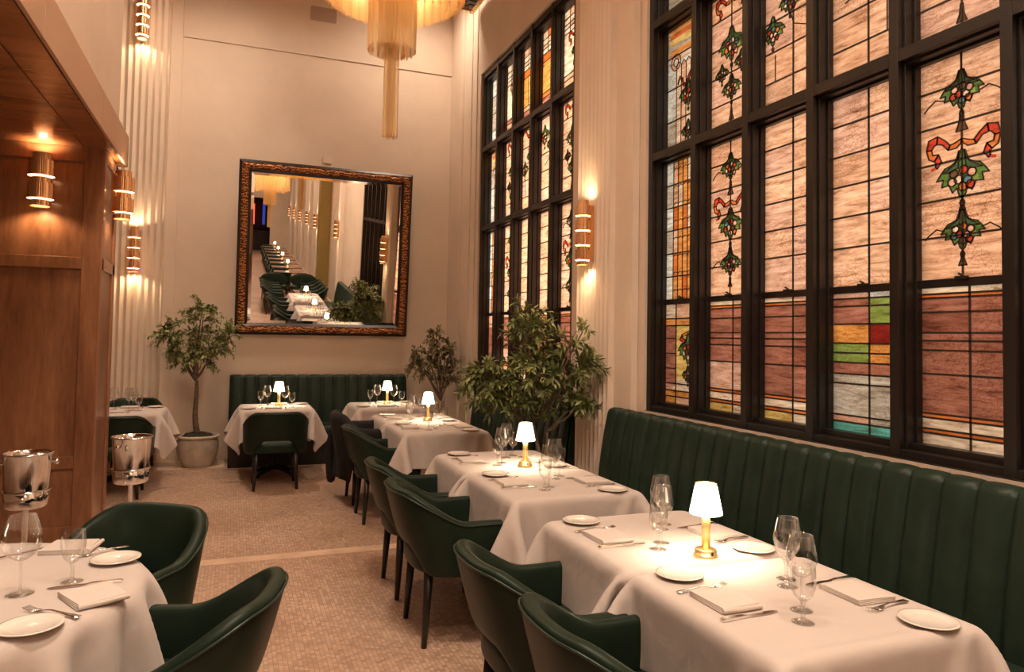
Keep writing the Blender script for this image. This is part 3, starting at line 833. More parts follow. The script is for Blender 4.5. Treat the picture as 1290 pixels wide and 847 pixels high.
def mk_fork():
    m = MB()
    def strip(path):  # (x, halfwidth, z)
        vs = []
        for x, w, z in path: vs += [(x,-w,z),(x,w,z),(x,w,z+.002),(x,-w,z+.002)]
        fs = []
        for i in range(len(path)-1):
            b = i*4
            for k in range(4): fs.append((b+k, b+(k+1)%4, b+4+(k+1)%4, b+4+k))
        fs += [(3,2,1,0), tuple((len(path)-1)*4+k for k in range(4))]; m.add(vs, fs, True)
    strip([(-.10,.010,.003),(-.085,.0105,.004),(-.05,.006,.007),(.0,.0035,.011),(.022,.0035,.009),(.035,.009,.005),(.048,.0125,.003),(.056,.0125,.003)])
    for y in (-.0105,-.0035,.0035,.0105):
        vs = []; P = [(.055,.0024,.003),(.075,.0020,.0045),(.098,.0010,.010)]
        for x, w, z in P: vs += [(x,y-w,z),(x,y+w,z),(x,y+w,z+.002),(x,y-w,z+.002)]
        fs = [(i*4+k, i*4+(k+1)%4, i*4+4+(k+1)%4, i*4+4+k) for i in range(2) for k in range(4)] + [(3,2,1,0),(8,9,10,11)]
        m.add(vs, fs, True)
    return tag(part('fork', m, M['steel']), 'x', 'fork')
def mk_knife():
    m = MB()
    P = [(-.11,.0085,.0,.005),(-.10,.0105,0,.008),(-.03,.0075,0,.008),(-.012,.006,0,.006),(.0,.0085,.0015,.0035),(.03,.0105,.0015,.0033),(.08,.0105,.0015,.003),(.10,.006,.0015,.003),(.108,.001,.0015,.0028)]
    vs = []
    for x, w, z0, z1 in P: vs += [(x,-w,z0),(x,w,z0),(x,w,z1),(x,-w,z1)]
    fs = [(i*4+k, i*4+(k+1)%4, i*4+4+(k+1)%4, i*4+4+k) for i in range(len(P)-1) for k in range(4)] + [(3,2,1,0), tuple((len(P)-1)*4+k for k in range(4))]
    m.add(vs, fs, True)
    return tag(part('table_knife', m, M['steel'], bevel=.0008), 'x', 'knife')
def mk_wine():
    t = thing('wine_glass', 'x', 'glass')
    m = MB(); m.lathe([(.036,.098),(.0,.098)][:0] + [(.003,.100),(.014,.104),(.030,.117),(.042,.137),(.0475,.158),(.046,.178),(.040,.205),(.0345,.232)], 32); part('bowl', m, M['glass'], t)
    m = MB(); m.lathe([(.034,.0),(.0345,.0015),(.020,.004),(.007,.008),(.0038,.016),(.0034,.06),(.0042,.096),(.006,.101)], 28, cap0=True); part('foot_and_stem', m, M['glass'], t)
    m = MB(); m.lathe([(.0343,.2312),(.0350,.2316),(.0350,.2324),(.0343,.2328),(.0343,.2312)], 32); part('rim', m, M['glass'], t)
    return t
def mk_water():
    t = thing('water_goblet', 'x', 'glass')
    m = MB(); m.lathe([(.004,.062),(.014,.066),(.026,.078),(.034,.097),(.0370,.120),(.0365,.145),(.0345,.168)], 32); part('bowl', m, M['glass'], t)
    m = MB(); m.lathe([(.033,.0),(.0335,.002),(.022,.004),(.010,.008),(.006,.016),(.0075,.026),(.0055,.034),(.0055,.05),(.009,.060),(.012,.065)], 28, cap0=True); part('foot_and_stem', m, M['glass'], t)
    return t
LAMPS = []
def mk_lamp():
    t = thing('table_lamp', 'x', 'lamp')
    m = MB(); m.lathe([(.044,0),(.046,.003),(.046,.011),(.043,.014),(.041,.014),(.041,.029),(.038,.032),(.018,.033)], 32, cap0=True, cap1=True); part('base', m, M['lampbrass'], t)
    m = MB(); m.lathe([(.0165,.03),(.0165,.172),(.010,.176)], 20, cap0=True, cap1=True); part('stem', m, M['lampbrass'], t)
    m = MB(); m.lathe([(.0615,.166),(.062,.170),(.0405,.276),(.0400,.279)], 36); part('shade', m, M['shade'], t, solid=.0015)
    m = MB(); m.lathe([(.039,.2775),(.042,.2775),(.042,.2815),(.039,.2815),(.039,.2775)], 32); part('shade_ring', m, M['lampbrass'], t)
    b = MB(); b.box(-.004,.004,-.0425,-.0405,.014,.027); part('switch', b, M['iron'], t)
    return t
P_plate, P_nap, P_fork, P_knife, P_wine, P_water, P_lamp = [first(f) for f in (mk_plate, mk_napkin, mk_fork, mk_knife, mk_wine, mk_water, mk_lamp)]
ZT = TT + .0085
def lamp(x, y, label, e=9.0, rz=0, group=None):
    P_lamp((x, y, ZT), rz, label, group)
    light('POINT', 'lamp_bulb', (x, y, ZT+.205), e*.85, (1,.82,.60), .018)
def seat_setting(cx, cy, rz, s, where, group=None, jig=0, full=True):
    """s=-1: the seat on local -x; everything mirrors by a half turn for s=+1"""
    r = random.Random(jig)
    def W(lx, ly, q=0):
        lx *= -s; ly *= -s
        a = rz; return (cx + lx*cos(a)-ly*sin(a), cy + lx*sin(a)+ly*cos(a)), q + rz + (0 if s < 0 else pi)
    def J(k=.006): return r.uniform(-k, k)
    (p, a) = W(-.235+J(), .295+J()); P_plate((*p, ZT), a, 'small white bread plate at ' + where, group)
    (p, a) = W(-.235+J(), .045+J(), J(.05)); P_nap((*p, ZT), a, 'folded white linen napkin at ' + where, group)
    (p, a) = W(-.235+J(), .158+J(), J(.12)+.1); P_fork((*p, ZT), a, 'steel fork at ' + where, group)
    (p, a) = W(-.235+J(), -.082+J(), J(.06)); P_knife((*p, ZT), a, 'steel table knife at ' + where, group)
    if full:
        (p, a) = W(-.115+J(.01), -.165+J(.01)); P_water((*p, ZT), a, 'short stemmed water goblet at ' + where, group)
        (p, a) = W(-.055+J(.01), -.095+J(.01)); P_wine((*p, ZT), a, 'tall clear wine glass at ' + where, group)
CX = 1.725
pairs = [('the nearest window table', 1.895, 0), ('the second window table', 2.67, 1),
         ('the third window table', 3.83, 0), ('the fourth window table', 4.605, 1),
         ('the fifth window table', 6.41, 0), ('the sixth window table', 7.185, 1)]
for i, (ph, cy, side) in enumerate(pairs):
    x = CX + (.02 if i > 3 else 0) + (.01 if i in (2,3) else 0)
    make_table('square pedestal table hidden under the linen of ' + ph, (x, cy, 0), HX, HY)
    cloth(me_joint, (x, cy, TT), 0 if side == 0 else pi, 'white linen tablecloth draped over ' + ph)
    seat_setting(x, cy, 0, -1, 'the aisle seat of ' + ph, jig=i*2)
    seat_setting(x, cy, 0, 1, 'the banquette seat of ' + ph, jig=i*2+1)
lamp(1.725, 2.36, 'small brass lamp with glowing white shade, nearest and largest in the room')
lamp(1.785, 4.36, 'small brass lamp with glowing shade on the middle pair of window tables')
lamp(1.80, 6.93, 'small brass lamp with glowing shade on the farthest pair of window tables')
for cx, ph, lb in ((.475, 'the left back banquette table', 'small glowing brass lamp on the left back table behind the facing armchair'),
                   (1.72, 'the right back banquette table', 'small glowing brass lamp on the right back table by the wall')):
    make_table('square pedestal table under the cloth of ' + ph, (cx, 8.65, 0), .39, .39)
    cloth(me_free, (cx, 8.65, TT), 0 if cx < 1 else pi/2, 'white linen tablecloth with hanging points on ' + ph)
    seat_setting(cx, 8.65, pi/2, -1, 'the near seat of ' + ph, jig=20+int(cx*3))
    seat_setting(cx, 8.65, pi/2, 1, 'the wall side of ' + ph, jig=30+int(cx*3))
    lamp(cx+.03, 8.70, lb)
ph = 'the left corner table'
make_table('square pedestal table under the cloth of ' + ph, (-1.06, 8.55, 0), .39, .39)
cloth(me_free, (-1.06, 8.55, TT), pi, 'white linen tablecloth on ' + ph)
seat_setting(-1.06, 8.55, pi/2, -1, 'the near seat of ' + ph, jig=41)
seat_setting(-1.06, 8.55, pi/2, 1, 'the far seat of ' + ph, jig=42)
P_wine((-1.0, 8.5, ZT), 0, 'extra wine glass in the middle of ' + ph)

# round table
RX, RY = -.86, 2.79
make_table('round pedestal table under a white cloth at the left front', (RX, RY, 0), 0, 0, rnd=True)
cloth(me_round, (RX, RY, TT), radians(20), 'white cloth over the round table at the left edge of the picture')

# place by seat on the round table
def big_wine():
    t = thing('wine_glass', 'x', 'glass')
    m = MB(); m.lathe([(.003,.105),(.018,.108),(.038,.122),(.052,.148),(.0555,.172),(.052,.200),(.044,.228),(.0385,.245)], 36); part('bowl', m, M['glass'], t)
    m = MB(); m.lathe([(.040,.0),(.0405,.002),(.022,.004),(.007,.009),(.0040,.018),(.0036,.07),(.0045,.10),(.007,.107)], 30, cap0=True); part('foot_and_stem', m, M['glass'], t)
    m = MB(); m.lathe([(.0383,.2442),(.0390,.2446),(.0390,.2454),(.0383,.2458),(.0383,.2442)], 32); part('rim', m, M['glass'], t)
    return t
PB = first(big_wine)
P_plate((-.375, 2.985, ZT), 0, 'white bread plate near the right rim of the round table')
P_plate((-.505, 2.385, ZT), 0, 'white bread plate at the front of the round table')
P_nap((-.385, 2.60, ZT), radians(28), 'folded white napkin on the right side of the round table')
P_nap((-.555, 3.20, ZT), radians(80), 'folded white napkin at the far edge of the round table')
P_knife((-.43, 2.735, ZT), radians(182), 'steel knife behind the right napkin of the round table')
P_fork((-.475, 2.49, ZT), radians(143), 'steel fork behind the front plate on the round table')
P_fork((-.44, 3.11, ZT), radians(212), 'steel fork near the far plate on the round table')
P_knife((-.72, 3.17, ZT), radians(45), 'steel knife on the far side of the round table')
PB((-.605, 2.708, ZT), 0, 'large round-bowled wine glass at the left edge on the round table')
P_water((-.476, 2.785, ZT), 0, 'short water goblet right of the large wine glass on the round table')
lamp(-1.10, 2.75, 'small brass lamp on the round table just outside the left frame edge', e=8)

# ------------------------------------------------------------------ coat over a chair
def coat():
    m = MB(); n = 36
    rows = []
    prof_out = [(.0,.0),(.25,.012),(.5,.03),(.75,.02),(1,.0)]
    J = 22
    def fn(i, j):
        s = i/(n-1); a = radians(-10 + 215*s)          # around the rear of the chair, from front right to left
        cx, cy = cos(a), -sin(a)
        bx, by = .295*math.copysign(abs(cx)**.75, cx), -.03+.255*math.copysign(abs(cy)**.8, cy)*(1.05)
        zt = .83 - .13*smooth(.55, 1.0, abs(cx))
        drop = .72 if .25 < s < .62 else .46
        drop *= (.85+.25*noise.noise(Vector((s*4, 0, 3))))
        t = j/(J-1)
        if t < .28:                                    # inner side
            q = t/.28; off = -.055*(1-q*.5); z = zt - .22*(1-q)
        elif t < .42:
            q = (t-.28)/.14; off = -.03+.09*q; z = zt + .018*sin(pi*q)
        else:
            q = (t-.42)/.58; off = .06+.012*sin(s*34+q*2)*q*2 - .01*q; z = zt - drop*q
        f = .010*noise.noise(Vector((s*16, t*3, 1)))
        L = math.hypot(bx, by) or 1
        lean = .05*(max(0,z-.45)/.35)
        return (bx + bx/L*(off+f+lean*.6), by + by/L*(off+f) - lean, z)
    m.grid(fn, n, J)
    return m
o = part('black_coat', coat(), M['coat'], None, loc=(1.30, 7.09, 0), rot=(0,0,-pi/2), solid=.018, subd=1)
tag(o, 'black coat draped over the back of a green armchair by the window tables', 'coat')
# a hanging sleeve
m = MB(); m.tube([(-.24,-.30,.78),(-.26,-.36,.62),(-.265,-.37,.42),(-.26,-.365,.24),(-.26,-.36,.12)], [.05,.06,.055,.05,.045], 12)
s = part('sleeve', m, M['coat'], o, subd=1)

# ------------------------------------------------------------------ olive trees
def olive(label, loc, trunk, lobes, ntw, leafmat, seed, stems=1, leaf=.058, pot='clay', potr=.235, poth=.38, lw=.0065):
    r = random.Random(seed); t = thing('potted_olive_tree', label, 'tree', loc)
    m = MB(); R0 = potr
    if pot == 'clay':
        prof = [(R0*.58,0),(R0*.62,.01)]
        for k in range(1, 16):
            q = k/16; rr_ = R0*(.60+.38*sin(q*pi*.62)**.9); prof += [(rr_, poth*.85*q-.006), (rr_+.006, poth*.85*q+.003)]
        prof += [(R0*.90,poth*.87),(R0*.93,poth*.90),(R0,poth*.92),(R0*1.03,poth*.95),(R0*1.02,poth*.985),(R0*.97,poth),(R0*.90,poth*.99),(R0*.86,poth*.9)]
    else:
        prof = [(R0*.75,0),(R0*.8,.01),(R0*.98,poth*.9),(R0,poth),(R0*.92,poth),(R0*.88,poth*.88)]
    m.lathe(prof, 40, cap0=True); part('pot', m, M['pot'], t)
    m = MB()
    def sf(i, j):
        a = 2*pi*i/36; q = j/7; rad = R0*.88*q; z = poth*.90+.05*(1-q*q)+.022*noise.noise(Vector((cos(a)*q*6, sin(a)*q*6, seed)))+(.018 if j < 6 else 0)
        return (rad*cos(a), rad*sin(a), z)
    m.grid(sf, 36, 8, closeu=True); part('moss', m, M['soil'], t)
    wood = MB(); nodes = []
    z0 = poth*.88
    for sN in range(stems):
        base = Vector((r.uniform(-.03,.03)*(stems>1), r.uniform(-.03,.03)*(stems>1), z0))
        top = Vector(trunk) + (Vector((r.uniform(-.10,.10), r.uniform(-.10,.10), r.uniform(-.15,.1))) if stems > 1 else Vector())
        pts = []; rad = []
        for k in range(9):
            q = k/8; p = base.lerp(top, q); p += Vector((sin(q*5+sN+seed)*.018, cos(q*4.3+sN*2)*.015, 0)); pts.append(p); rad.append((.037 if stems == 1 else .021)*(1-.45*q))
        wood.tube(pts, rad, 9); nodes.append((top, .016 if stems == 1 else .010, pts[-2]))
    # main boughs to lobe centres, then finer branches
    br = []
    for c, rad3 in lobes:
        c = Vector(c); st = min(nodes, key=lambda n_: (n_[0]-c).length)[0]
        for q in range(2):
            e_ = c + Vector([r.uniform(-.25,.25)*rad3[i] for i in range(3)])
            pts = [st]
            for k in range(1, 7):
                f = k/6; p = st.lerp(e_, f); p.z += .05*sin(pi*f)*(e_-st).length*.5; p += Vector([r.uniform(-.012,.012) for _ in range(3)]); pts.append(p)
            wood.tube(pts, [.0125*(1-.62*k/6) for k in range(7)], 6); br += [(p, c, rad3) for p in pts[2:]]
    fol = MB(); leaves = 0
    def leaf_at(p, d, L):
        nonlocal leaves
        d = d.normalized(); side = d.cross(Vector((r.uniform(-.6,.6), r.uniform(-.6,.6), 1))); 
        if side.length < .1: side = Vector((1,0,0))
        side.normalize(); nrm = side.cross(d); w = lw*r.uniform(.8,1.25)
        tip = p + d*L - Vector((0,0,r.uniform(0,.012))); m1 = p + d*L*.38 + nrm*.003; m2 = p + d*L*.72 + nrm*.002
        fol.add([p, m1+side*w, m1-nrm*.0022, m1-side*w, m2+side*w*.72, m2-nrm*.001, m2-side*w*.72, tip],
                [(0,1,2),(0,2,3),(1,4,5,2),(2,5,6,3),(4,7,5),(5,7,6)], True); leaves += 1
    wts = [l[1][0]*l[1][1]*l[1][2] for l in lobes]
    for k in range(ntw):
        c, rad3 = r.choices(lobes, wts)[0]; c = Vector(c)
        v = Vector([r.gauss(0,1) for _ in range(3)]).normalized(); rr_ = r.uniform(.55,1.0)
        e_ = c + Vector([v[i]*rad3[i]*rr_ for i in range(3)])
        st = min(br, key=lambda b: (b[0]-e_).length)[0]
        out = (e_-st); 
        if out.length < .05: continue
        pts = [st]; nn = 7
        for q in range(1, nn+1):
            f = q/nn; p = st.lerp(e_, f); p.z += .03*sin(pi*f); p += Vector([r.uniform(-.008,.008) for _ in range(3)]); pts.append(p)
        wood.tube(pts, [.0038*(1-.7*q/nn) for q in range(nn+1)], 4)
        Ltot = out.length; npair = int(Ltot*.85/.021)+3
        for q in range(npair):
            f = .22+.78*q/max(1,npair-1); x = f*nn; i = min(int(x), nn-1); p = pts[i].lerp(pts[i+1], x-i); tdir = (pts[i+1]-pts[i]).normalized()
            for sg in (-1,1):
                sv = tdir.cross(Vector((0,0,1))) if abs(tdir.z) < .95 else Vector((1,0,0)); sv.normalize()
                sv = Matrix.Rotation(q*1.2+r.uniform(-.5,.5), 3, tdir) @ sv
                leaf_at(p, tdir*r.uniform(.5,1.1)+sv*sg*r.uniform(.5,.9), leaf*r.uniform(.65,1.15)*(1-.25*f))
    part('trunk_and_branches', wood, M['bark'], t)
    part('foliage', fol, M[leafmat], t, fixn=False)
    return t
olive('potted olive tree with bushy crown beside the left end of the back banquette', (-.36, 9.36, 0), (-.05,.0,1.02),
      [((-.02,.0,1.55),(.40,.33,.38)),((-.33,0,1.50),(.24,.24,.26)),((.28,0,1.55),(.24,.24,.25)),((.0,-.05,1.88),(.20,.20,.22)),((-.05,0,1.22),(.38,.30,.18)),((.0,0,1.36),(.45,.3,.2))], 195, 'leaf1', 3, leaf=.076, lw=.0115)
olive('large loose-branched olive tree between the window table pairs in front of the fluted pier', (2.30, 5.34, 0), (.0,.03,.86),
      [((.0,.1,1.22),(.42,.42,.28)),((-.38,.10,1.25),(.30,.28,.22)),((.27,-.12,1.36),(.24,.26,.22)),((-.02,.12,1.60),(.30,.30,.26)),((-.25,.12,1.08),(.32,.26,.14)),((.30,-.12,1.05),(.18,.24,.10)),((-.10,.1,1.78),(.16,.16,.15)),((.22,-.2,1.66),(.15,.15,.15))], 300, 'leaf2', 11, stems=3, pot='plain', potr=.20, poth=.36, leaf=.098, lw=.0115)
olive('thin brownish olive tree in the back right corner beside the window', (2.50, 9.10, 0), (.03,0,.85),
      [((-.05,0,1.30),(.34,.30,.30)),((-.25,0,1.20),(.24,.22,.20)),((.10,0,1.45),(.22,.22,.22)),((-.05,0,1.58),(.15,.15,.15)),((.05,0,1.02),(.26,.22,.12))], 170, 'leaf3', 21, stems=2, pot='plain', potr=.2, poth=.34, leaf=.074, lw=.0105)

# ------------------------------------------------------------------ mirror
MT = thing('wall_mirror', 'large square mirror in carved gold and black frame tilted on the back wall', 'mirror', (1.107, YB-.065, 1.575))
MT.rotation_euler = (radians(5.2), 0, 0)
def frame_ring(m, w, h, a, b, y0, y1):
    """rectangular ring between inset a and inset b"""
    W2 = w/2
    def rc(i): return [(-W2+i, i), (W2-i, i), (W2-i, h-i), (-W2+i, h-i)]
    o = rc(a); n_ = rc(b); vs = [(x,y0,z) for x,z in o]+[(x,y1,z) for x,z in n_]+[(x,.03,z) for x,z in o]+[(x,.03,z) for x,z in n_]
    fs = []
    for k in range(4):
        q = (k+1)%4; fs += [(k,q,4+q,4+k),(8+k,8+q,q,k),(4+k,4+q,12+q,12+k),(8+k,12+k,12+q,8+q)]
    m.add(vs, fs)
MW, MH = 2.205, 2.205
m = MB(); frame_ring(m, MW, MH, 0, .035, -.01, -.04); frame_ring(m, MW, MH, .115, .15, -.035, -.004); part('outer_moulding', m, M['frameblack'], MT, bevel=.004)
m = MB(); frame_ring(m, MW, MH, .035, .075, -.034, -.046); frame_ring(m, MW, MH, .075, .115, -.046, -.034); part('carved_moulding', m, M['gold'], MT)
# raised scrolls along the carved band
m = MB()
def scrolls(ax0, ax1, fixed, vertical):
    n_ = int((ax1-ax0)/.075)
    for i in range(n_):
        c = ax0+(i+.5)*(ax1-ax0)/n_; pts = []
        for k in range(11):
            a = k/10*pi*1.6*(1 if i % 2 else -1); rr_ = .030*(1-.06*k); u, v = c+rr_*cos(a)*.95, fixed+rr_*sin(a)*.8
            pts.append((u,-.047,v) if not vertical else (v,-.047,u))
        m.tube(pts, .0042, 4)
scrolls(-MW/2+.06, MW/2-.06, .075, False); scrolls(-MW/2+.06, MW/2-.06, MH-.075, False)
scrolls(.10, MH-.10, -MW/2+.075, True); scrolls(.10, MH-.10, MW/2-.075, True)
part('carved_scrolls', m, simple('scroll_gilt', (.60,.27,.09), .4, metal=.6, var=.2), MT)
m = MB(); i0 = .185; m.add([(-MW/2+i0,.0,i0),(MW/2-i0,.0,i0),(MW/2-i0,.0,MH-i0),(-MW/2+i0,.0,MH-i0)], [(0,1,2,3)]); part('mirror_glass', m, M['mirror'], MT, fixn=False)
m = MB()
def rc(i, y): return [(-MW/2+i, y, i), (MW/2-i, y, i), (MW/2-i, y, MH-i), (-MW/2+i, y, MH-i)]
m.add(rc(.145,.003)+rc(.185,.0), [(k,(k+1)%4,4+(k+1)%4,4+k) for k in range(4)]); part('bevelled_edge', m, M['bevelglass'], MT, fixn=False)

# ------------------------------------------------------------------ wall sconces
def mk_sconce(tiers, rw, hw, hn, label, loc, rz, e):
    """local: wall plane at y=+.085, centre on the axis"""
    H = tiers*hw + (tiers+1)*hn
    t = thing('wall_sconce', label, 'sconce', loc, rz)
    body = MB(); glows = []; z = -H/2; rn = rw*.74; seg = 40
    def flut(r0, z0, z1):
        vs = []
        for zz in (z0, z1):
            for k in range(seg*2):
                a = 2*pi*k/(seg*2); r_ = r0*(1+.018*(k % 2)); vs.append((r_*cos(a), r_*sin(a), zz))
        n_ = seg*2; body.add(vs, [(k,(k+1)%n_,n_+(k+1)%n_,n_+k) for k in range(n_)])
    for i in range(tiers):
        flut(rn, z, z+hn)
        z += hn
        body.lathe([(rw*1.10,z-.004),(rw*1.02,z+.004)], seg)     # flared lip
        flut(rw, z+.002, z+hw)
        body.lathe([(rw,z+hw),(rn*.9,z+hw+.001)], seg)
        g_ = MB(); g_.lathe([(rw*1.02,z-.001),(rn*1.02,z+.001),(rn*1.02,z-.012)], seg); glows.append(g_)
        z += hw
    flut(rn, z, z+hn)
    body.lathe([(rn,-H/2),(rn*1.10,-H/2-.004)], seg)
    part('brass_tiers', body, M['brass'], t)
    for q in (-1,1): g_ = MB(); g_.lathe([(.002,q*(H/2-.02)),(rn*.97,q*(H/2-.02))], seg); glows.append(g_)
    for g_ in glows: part('diffuser', g_, M['glow'], t)
    m = MB(); m.box(-rw*.55, rw*.55, .045, .084, -H/2+.03, H/2-.03); part('backplate', m, M['brass'], t, bevel=.004)
    for s_, nm in ((1,'up'),(-1,'down')):
        p = Vector(loc) + Vector((0,0,s_*(H/2-.006)))
        light('SPOT', 'sconce_bulb', p, e, (1,.68,.38), .025, rot=(pi if s_ > 0 else 0, 0, 0), spot=radians(150), blend=.5)
    return t
SE = 6.0
mk_sconce(2, .084, .115, .055, 'brass two-tier wall sconce on the front of the wood wall', (-1.365, 6.215, 2.705), 0, SE*1.3)
mk_sconce(2, .080, .115, .055, 'brass two-tier wall sconce on the side of the wood wall', (-.875, 6.60, 2.70), pi/2, SE*.7)
mk_sconce(4, .070, .080, .042, 'slim brass sconce low on the fluted pilaster above the left corner table', (-1.135, 9.575, 2.56), 0, SE)
mk_sconce(4, .070, .080, .042, 'slim brass sconce high on the fluted pilaster, cut by the top frame', (-1.13, 9.575, 5.36), 0, SE)
mk_sconce(4, .064, .080, .042, 'slim brass sconce on the fluted pier between the two stained-glass windows', (2.665, 5.33, 2.465), -pi/2, SE)
for i, yy in enumerate((-2.0,-8.2,-11.6,-15.2,-19.0,-22.8)):
    mk_sconce(4, .064, .080, .042, 'slim brass sconce seen only in the mirror, on pier number %s beyond the near window' % ('one two three four five six'.split()[i]), (2.665, yy, 2.5), -pi/2, SE)

# ------------------------------------------------------------------ chandelier
def chandelier(label, loc, ztop, seed, e, dz=0):
    t = thing('fringe_chandelier', label, 'chandelier', loc); r = random.Random(seed)
    zr = lambda z: z-loc[2]+dz
    m = MB()
    for rad, zz in ((.56,4.95),(.40,5.0),(.20,5.05),(.06,5.1)):
        m.lathe([(rad-.008,zr(zz)),(rad+.008,zr(zz)),(rad+.008,zr(zz)+.03),(rad-.008,zr(zz)+.03),(rad-.008,zr(zz))], 48)
    for k in range(8): a = k*pi/4; m.tube([(0,0,zr(5.12)),(cos(a)*.56,sin(a)*.56,zr(4.97))], .006, 5)
    m.tube([(0,0,zr(5.1)),(0,0,ztop-loc[2]+.06)], .012, 8)
    part('frame', m, M['brass'], t)
    for nm, rings, zt_ in (('outer_fringe', ((.56,4.24,420),(.50,4.20,320),(.42,4.16,220)), 4.96), ('middle_fringe', ((.185,3.80,150),(.15,3.785,90),(.11,3.77,60)), 5.05), ('centre_fringe', ((.056,3.13,46),(.035,3.125,26),(.015,3.12,10)), 5.1)):
        m = MB()
        for rad, zb, n_ in rings:
            for k in range(n_):
                a = 2*pi*k/n_ + r.uniform(-.2,.2)/n_; x, y = rad*cos(a), rad*sin(a); b = zb + r.uniform(-.015,.015); w = .0022
                hx_, hy_ = -sin(a)*w, cos(a)*w; ox, oy = cos(a)*w, sin(a)*w
                vs = [(x+hx_,y+hy_,zr(b)),(x-hx_,y-hy_,zr(b)),(x+ox,y+oy,zr(b)),(x+hx_,y+hy_,zr(zt_)),(x-hx_,y-hy_,zr(zt_)),(x+ox,y+oy,zr(zt_))]
                m.add(vs, [(0,1,4,3),(1,2,5,4),(2,0,3,5),(0,2,1)])
        part(nm, m, M['fringe'], t, fixn=False)
    for k in range(5):
        a = k*2*pi/5+.4; light('POINT', 'chandelier_bulb', (loc[0]+.30*cos(a), loc[1]+.30*sin(a), 4.72+dz), e, (1,.75,.45), .06)
    light('POINT', 'chandelier_bulb', (loc[0], loc[1], 4.5+dz), e*.25, (1,.7,.4), .03)
    return t
chandelier('tiered golden fringe chandelier hanging at the top centre of the picture', (1.08, 5.5, 5.88), 5.82, 1, 9)
chandelier('tiered golden fringe chandelier behind the camera, seen only in the mirror', (.89, -3.5, ZC), ZC, 2, 10, dz=-.75)
# ornate gilded ceiling frame
t = thing('ceiling_frame', 'ornate gilded rectangular ceiling frame around the chandelier', 'ceiling frame', (1.4, 6.2, 5.80))
m = MB()
x0, x1, y0, y1 = -1.4, 1.375, -2.3, 2.59
for a, b, c, d in ((x0,x1,y0,y0+.36),(x0,x1,y1-.36,y1),(x0,x0+.36,y0+.36,y1-.36),(x1-.36,x1,y0+.36,y1-.36)): m.box(a,b,c,d,0,.10)
m.box(x0+.34, x1-.34, y0+.34, y1-.34, .04, .10)
part('frame', m, M['ornament'], t, bevel=.01)
m = MB()
for q in np.arange(x0+.03, x1, .05): m.box(q,q+.028,y1-.05,y1+.012,-.022,.02); m.box(q,q+.028,y0-.012,y0+.05,-.022,.02)
for q in np.arange(y0+.03, y1, .05): m.box(x1-.05,x1+.012,q,q+.028,-.022,.02); m.box(x0-.012,x0+.05,q,q+.028,-.022,.02)
part('dentils', m, M['lampbrass'], t, bevel=.003)
m = MB()
for q in np.arange(y0+.1, y1-.1, .16):
    for dx in (.10,.2): m.box(x1-.09-dx, x1-.05-dx+.03, q, q+.10, -.012, .0)
for q in np.arange(x0+.1, x1-.1, .16):
    for dy in (.10,.2): m.box(q, q+.10, y1-.09-dy, y1-.05-dy+.03, -.012, .0)
part('fretwork', m, M['iron'], t)
m = MB(); m.box(-.9,.9,-1.5,1.5,.10,ZC-5.80+.02)
part('drop_box', m, M['plaster'], t)

# speaker and small box on the back wall
t = thing('wall_speaker', 'flush rounded rectangular wall speaker high on the back wall', 'speaker', (1.0, YB-.014, 5.88))
def rrect(w, h, r_, n_=6):
    pts = []
    for cx_, cy_, a0 in ((w/2-r_,h/2-r_,0),(-w/2+r_,h/2-r_,90),(-w/2+r_,-h/2+r_,180),(w/2-r_,-h/2+r_,270)):
        for k in range(n_+1): a = radians(a0+90*k/n_); pts.append((cx_+r_*cos(a), cy_+r_*sin(a)))
    return pts
m = MB(); m.prism(rrect(.37,.22,.03), 'y', -.004, 0); part('bezel', m, M['plaster2'], t)
m = MB(); m.prism(rrect(.345,.195,.025), 'y', -.008, -.003); part('grille', m, M['speaker'], t)
o = MB(); o.prism(rrect(.11,.11,.008), 'y', -.012, 0)
tag(part('junction_cover', o, M['plaster2'], None, loc=(1.10, YB-.035+.035, 3.93)), 'small square plaster-coloured cover plate above the mirror', 'cover plate')

# ------------------------------------------------------------------ champagne buckets on stands
def bucket(loc, lab1, lab2, turn):
    s_ = thing('bucket_stand', lab1, 'stand', loc, turn)
    m = MB(); m.lathe([(.13,0),(.135,.006),(.12,.018),(.04,.035),(.016,.05)], 32, cap0=True); part('foot', m, M['chrome'], s_)
    m = MB(); m.lathe([(.0135,.04),(.0135,.665),(.02,.675)], 16, cap1=True); part('pole', m, M['chrome'], s_)
    m = MB(); m.lathe([(.02,.672),(.088,.672),(.096,.680),(.105,.755),(.1035,.756),(.094,.682)], 40); m.lathe([(.105,.752),(.1115,.757),(.105,.762),(.1025,.757),(.105,.752)], 40); part('cradle', m, M['chrome'], s_)
    b = thing('champagne_bucket', lab2, 'bucket', (loc[0], loc[1], .684), turn)
    m = MB(); m.lathe([(.0,.002),(.086,.002),(.092,.008),(.100,.09),(.109,.255),(.115,.258),(.118,.264),(.115,.270),(.108,.268),(.104,.25),(.095,.09),(.085,.012),(.001,.012)], 48); part('bowl', m, M['chrome'], b)
    for sx in (-1,1):
        m = MB(); m.lathe([(.006,0),(.006,.012),(.013,.016),(.016,.024),(.012,.032),(.002,.036)], 16, cap0=True)
        part('knob', m, M['chrome'], b, loc=(sx*.106,0,.215), rot=(0, sx*pi/2, 0))
bucket((-.985, 4.45, 0), 'polished steel stand left, in front of the wood wall', 'polished steel champagne bucket in front of the wood wall', radians(8))
bucket((-.560, 4.98, 0), 'polished steel stand right of the wood wall, above the green armchair', 'polished steel champagne bucket right of the wood wall corner', radians(60))

